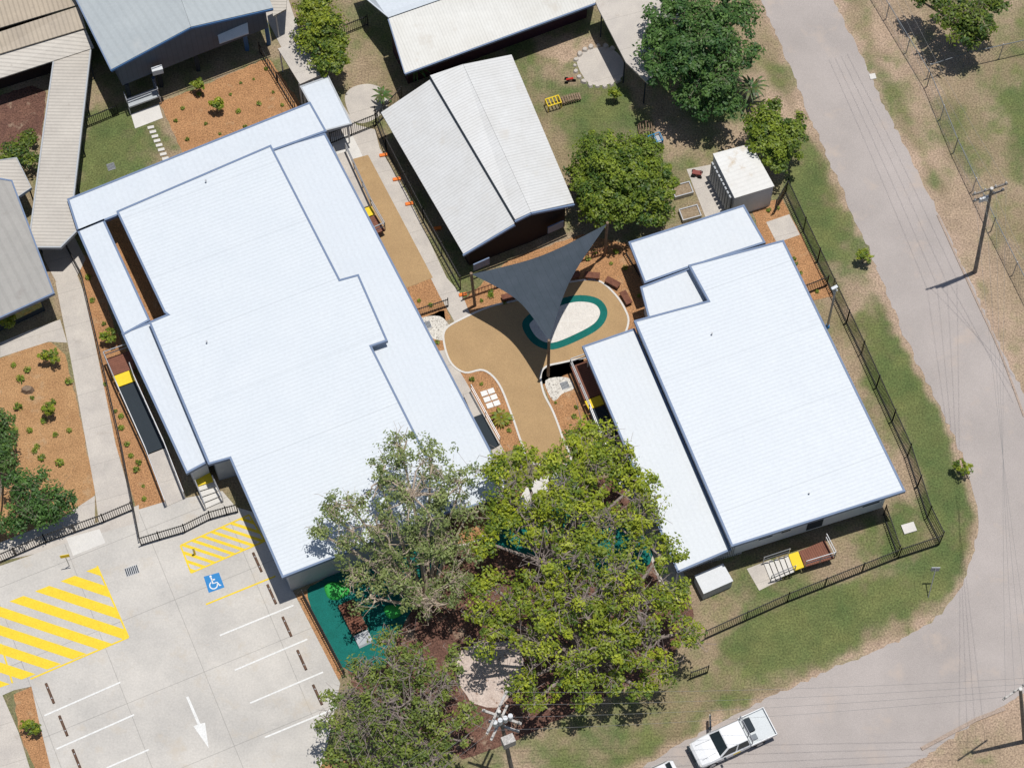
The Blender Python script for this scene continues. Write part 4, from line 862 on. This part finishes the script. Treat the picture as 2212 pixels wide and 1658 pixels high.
for i in range(3): wire(w1[4+i],P(2290,640+30*i,9.5),.4,'overhead wire from the tall pole to the right edge, %s strand'%nm[i])
b=P(2005,1290); t=P(2022,1225,2.3); r=thing('road_sign','thin roadside sign seen edge-on standing on the lower verge','sign',b); MB().tube(b,t,.03).build('post','galvanised',r); MB().bar(t-Vector((0,0,.55)),t,.05,.5).build('sign_panel','wall_grey',r)
# ---------------- vehicles
def ring(x,hw,zb,zt,c=.12,top=.9):
    return [(x,-hw+c,zb),(x,hw-c,zb),(x,hw,zb+c),(x,hw,zt-c*1.3),(x,hw*top,zt-.02),(x,hw*.5,zt),(x,-hw*.5,zt),(x,-hw*top,zt-.02),(x,-hw,zt-c*1.3),(x,-hw,zb+c)]
def loft(rings):
    mb=MB(); n=len(rings[0]); v=[p for r in rings for p in r]; f=[]
    for i in range(len(rings)-1):
        for j in range(n): f.append((i*n+j,i*n+(j+1)%n,(i+1)*n+(j+1)%n,(i+1)*n+j))
    f.append(tuple(range(n-1,-1,-1))); f.append(tuple((len(rings)-1)*n+j for j in range(n))); mb.add(v,f); return mb
def bev(o,w=.03,seg=2):
    m=o.modifiers.new('bevel','BEVEL'); m.width=w; m.segments=seg; m.limit_method='ANGLE'; m.angle_limit=math.radians(35); return o
def wheelset(r,xs,hw,R=.38):
    for x in xs:
        for s in (-1,1):
            w=MB().tube((x,s*(hw-.24),R),(x,s*(hw-.01),R),R,n=24).build('wheel','tyre',r,local=True); MB().tube((x,s*(hw-.02),R),(x,s*(hw+.006),R),R*.62,n=16).build('rim','galvanised',w,local=True)
def cabin(r,x0,x1,x2,x3,hw,zb,zt,hwt):
    mb=MB(); mb.prism([(x0,-hw,zb),(x3,-hw,zb),(x3,hw,zb),(x0,hw,zb)],[(x1,-hwt,zt),(x2,-hwt,zt),(x2,hwt,zt),(x1,hwt,zt)]); bev(mb.build('cabin','car_white',r,local=True),.06,3)
    def quad(name,a,b,cc,d,t=.012):
        a,b,cc,d=map(Vector,(a,b,cc,d)); m_=(a+b+cc+d)/4; q=[m_+(p-m_)*.86 for p in (a,b,cc,d)]; nrm=(b-a).cross(d-a).normalized()
        if nrm.dot(m_-Vector(((x0+x3)/2,0,(zb+zt)/2)))<0: nrm=-nrm
        mm=MB(); mm.prism([p+nrm*(-.01) for p in q],[p+nrm*t for p in q]); mm.build(name,'glass',r,local=True)
    quad('windscreen',(x3,-hw,zb),(x3,hw,zb),(x2,hwt,zt),(x2,-hwt,zt)); quad('rear_window',(x0,-hw,zb),(x0,hw,zb),(x1,hwt,zt),(x1,-hwt,zt))
    xm=(x0+x3)/2-.05; xt=(x1+x2)/2
    for s in (-1,1):
        quad('side_window',(x0,s*hw,zb),(xm,s*hw,zb),(xt,s*hwt,zt),(x1,s*hwt,zt)); quad('side_window',(xm,s*hw,zb),(x3,s*hw,zb),(x2,s*hwt,zt),(xt,s*hwt,zt))
va=math.atan2(*reversed(pdir((1655,1562),(1500,1632))))
b=P(1578,1604,.01); u=thing('utility_truck','white dual cab utility truck with flat tray and open driver door','truck',b,rz=va); u.scale=(.92,.94,.94)
bev(loft([ring(-.9,.9,.45,1.12),ring(.3,.92,.4,1.14),ring(1.0,.92,.4,1.14),ring(1.9,.9,.4,1.08),ring(2.45,.84,.42,.98),ring(2.62,.7,.5,.85)]).build('body','car_white',u,local=True),.03)
cabin(u,-.88,-.72,.62,1.25,.86,1.1,1.76,.68)
MB().box((-1.75,0,.86),(1.8,1.86,.06)).build('tray','tray_grey',u,local=True)
for y in (-.93,.93): MB().box((-1.78,y,.98),(1.78,.05,.26)).build('tray_side','car_white',u,local=True)
MB().box((-2.68,0,.98),(.05,1.9,.26)).build('tailgate','car_white',u,local=True)
mb=MB()
for y in (-.85,-.3,.3,.85): mb.tube((-.98,y,.9),(-.98,y,1.75),.03)
mb.tube((-.98,-.88,1.75),(-.98,.88,1.75),.035); mb.tube((-.98,-.88,1.3),(-.98,.88,1.3),.03); mb.build('headboard','galvanised',u,local=True)
bev(MB().box((-1.35,-.3,1.03),(.45,.9,.26)).build('toolbox','rubber_dark',u,local=True),.04)
MB().box((-1.3,.5,.96),(.4,.35,.14)).build('crate','drain',u,local=True)
MB().box((-1.2,0,.55),(2.6,.9,.18)).build('chassis','rubber_dark',u,local=True)
wheelset(u,(1.75,-1.55),.93)
for s in (-1,1):
    bev(MB().box((2.47,s*.66,.82),(.22,.3,.16)).build('headlight','ceramic',u,local=True),.04); bev(MB().box((1.0,s*1.06,1.18),(.14,.22,.16)).build('mirror','rubber_dark',u,local=True),.03)
    mb=MB(); mb.bar((1.35,s*.45,1.147),(2.3,s*.5,1.05),.03,.012); mb.build('bonnet_crease','wall_grey',u,local=True)
bev(MB().box((2.66,0,.55),(.14,1.6,.2)).build('bumper','rubber_dark',u,local=True),.04); MB().box((2.64,0,.76),(.06,.7,.12)).build('grille','rubber_dark',u,local=True)
d=Vector((math.cos(-2.0),math.sin(-2.0),0)); h=Vector((1.0,-.92,0)); dd=MB(); dd.bar((h+d*.02)+Vector((0,0,.8)),(h+d*1.05)+Vector((0,0,.8)),.08,.65); do=dd.build('door','car_white',u,local=True)
q=MB(); q.bar(h+d*.1+Vector((0,0,1.35)),h+d*1.0+Vector((0,0,1.35)),.03,.38); q.build('door_window','glass',do,local=True)
MB().box((.1,.925,.8),(.5,.012,.2)).build('door_logo','yellow_paint',u,local=True)
b=P(1392,1706,.01); u=thing('parked_car','white hatchback car cut off by the bottom edge of the photo','car',b,rz=va)
bev(loft([ring(-2.1,.75,.4,.95),ring(-1.6,.86,.3,1.02),ring(0,.88,.28,1.0),ring(1.2,.87,.28,.95),ring(1.9,.78,.32,.82),ring(2.1,.6,.4,.7)]).build('body','car_white',u,local=True),.04)
cabin(u,-1.9,-1.45,.25,1.05,.8,.95,1.47,.62); wheelset(u,(1.3,-1.3),.89,.31)
for s in (-1,1): bev(MB().box((.7,s*.98,1.0),(.14,.2,.13)).build('mirror','car_white',u,local=True),.03); bev(MB().box((1.95,s*.58,.68),(.2,.3,.14)).build('headlight','ceramic',u,local=True),.04)
print('verts', sum(len(o.data.vertices) for o in S.objects if o.type=='MESH'))
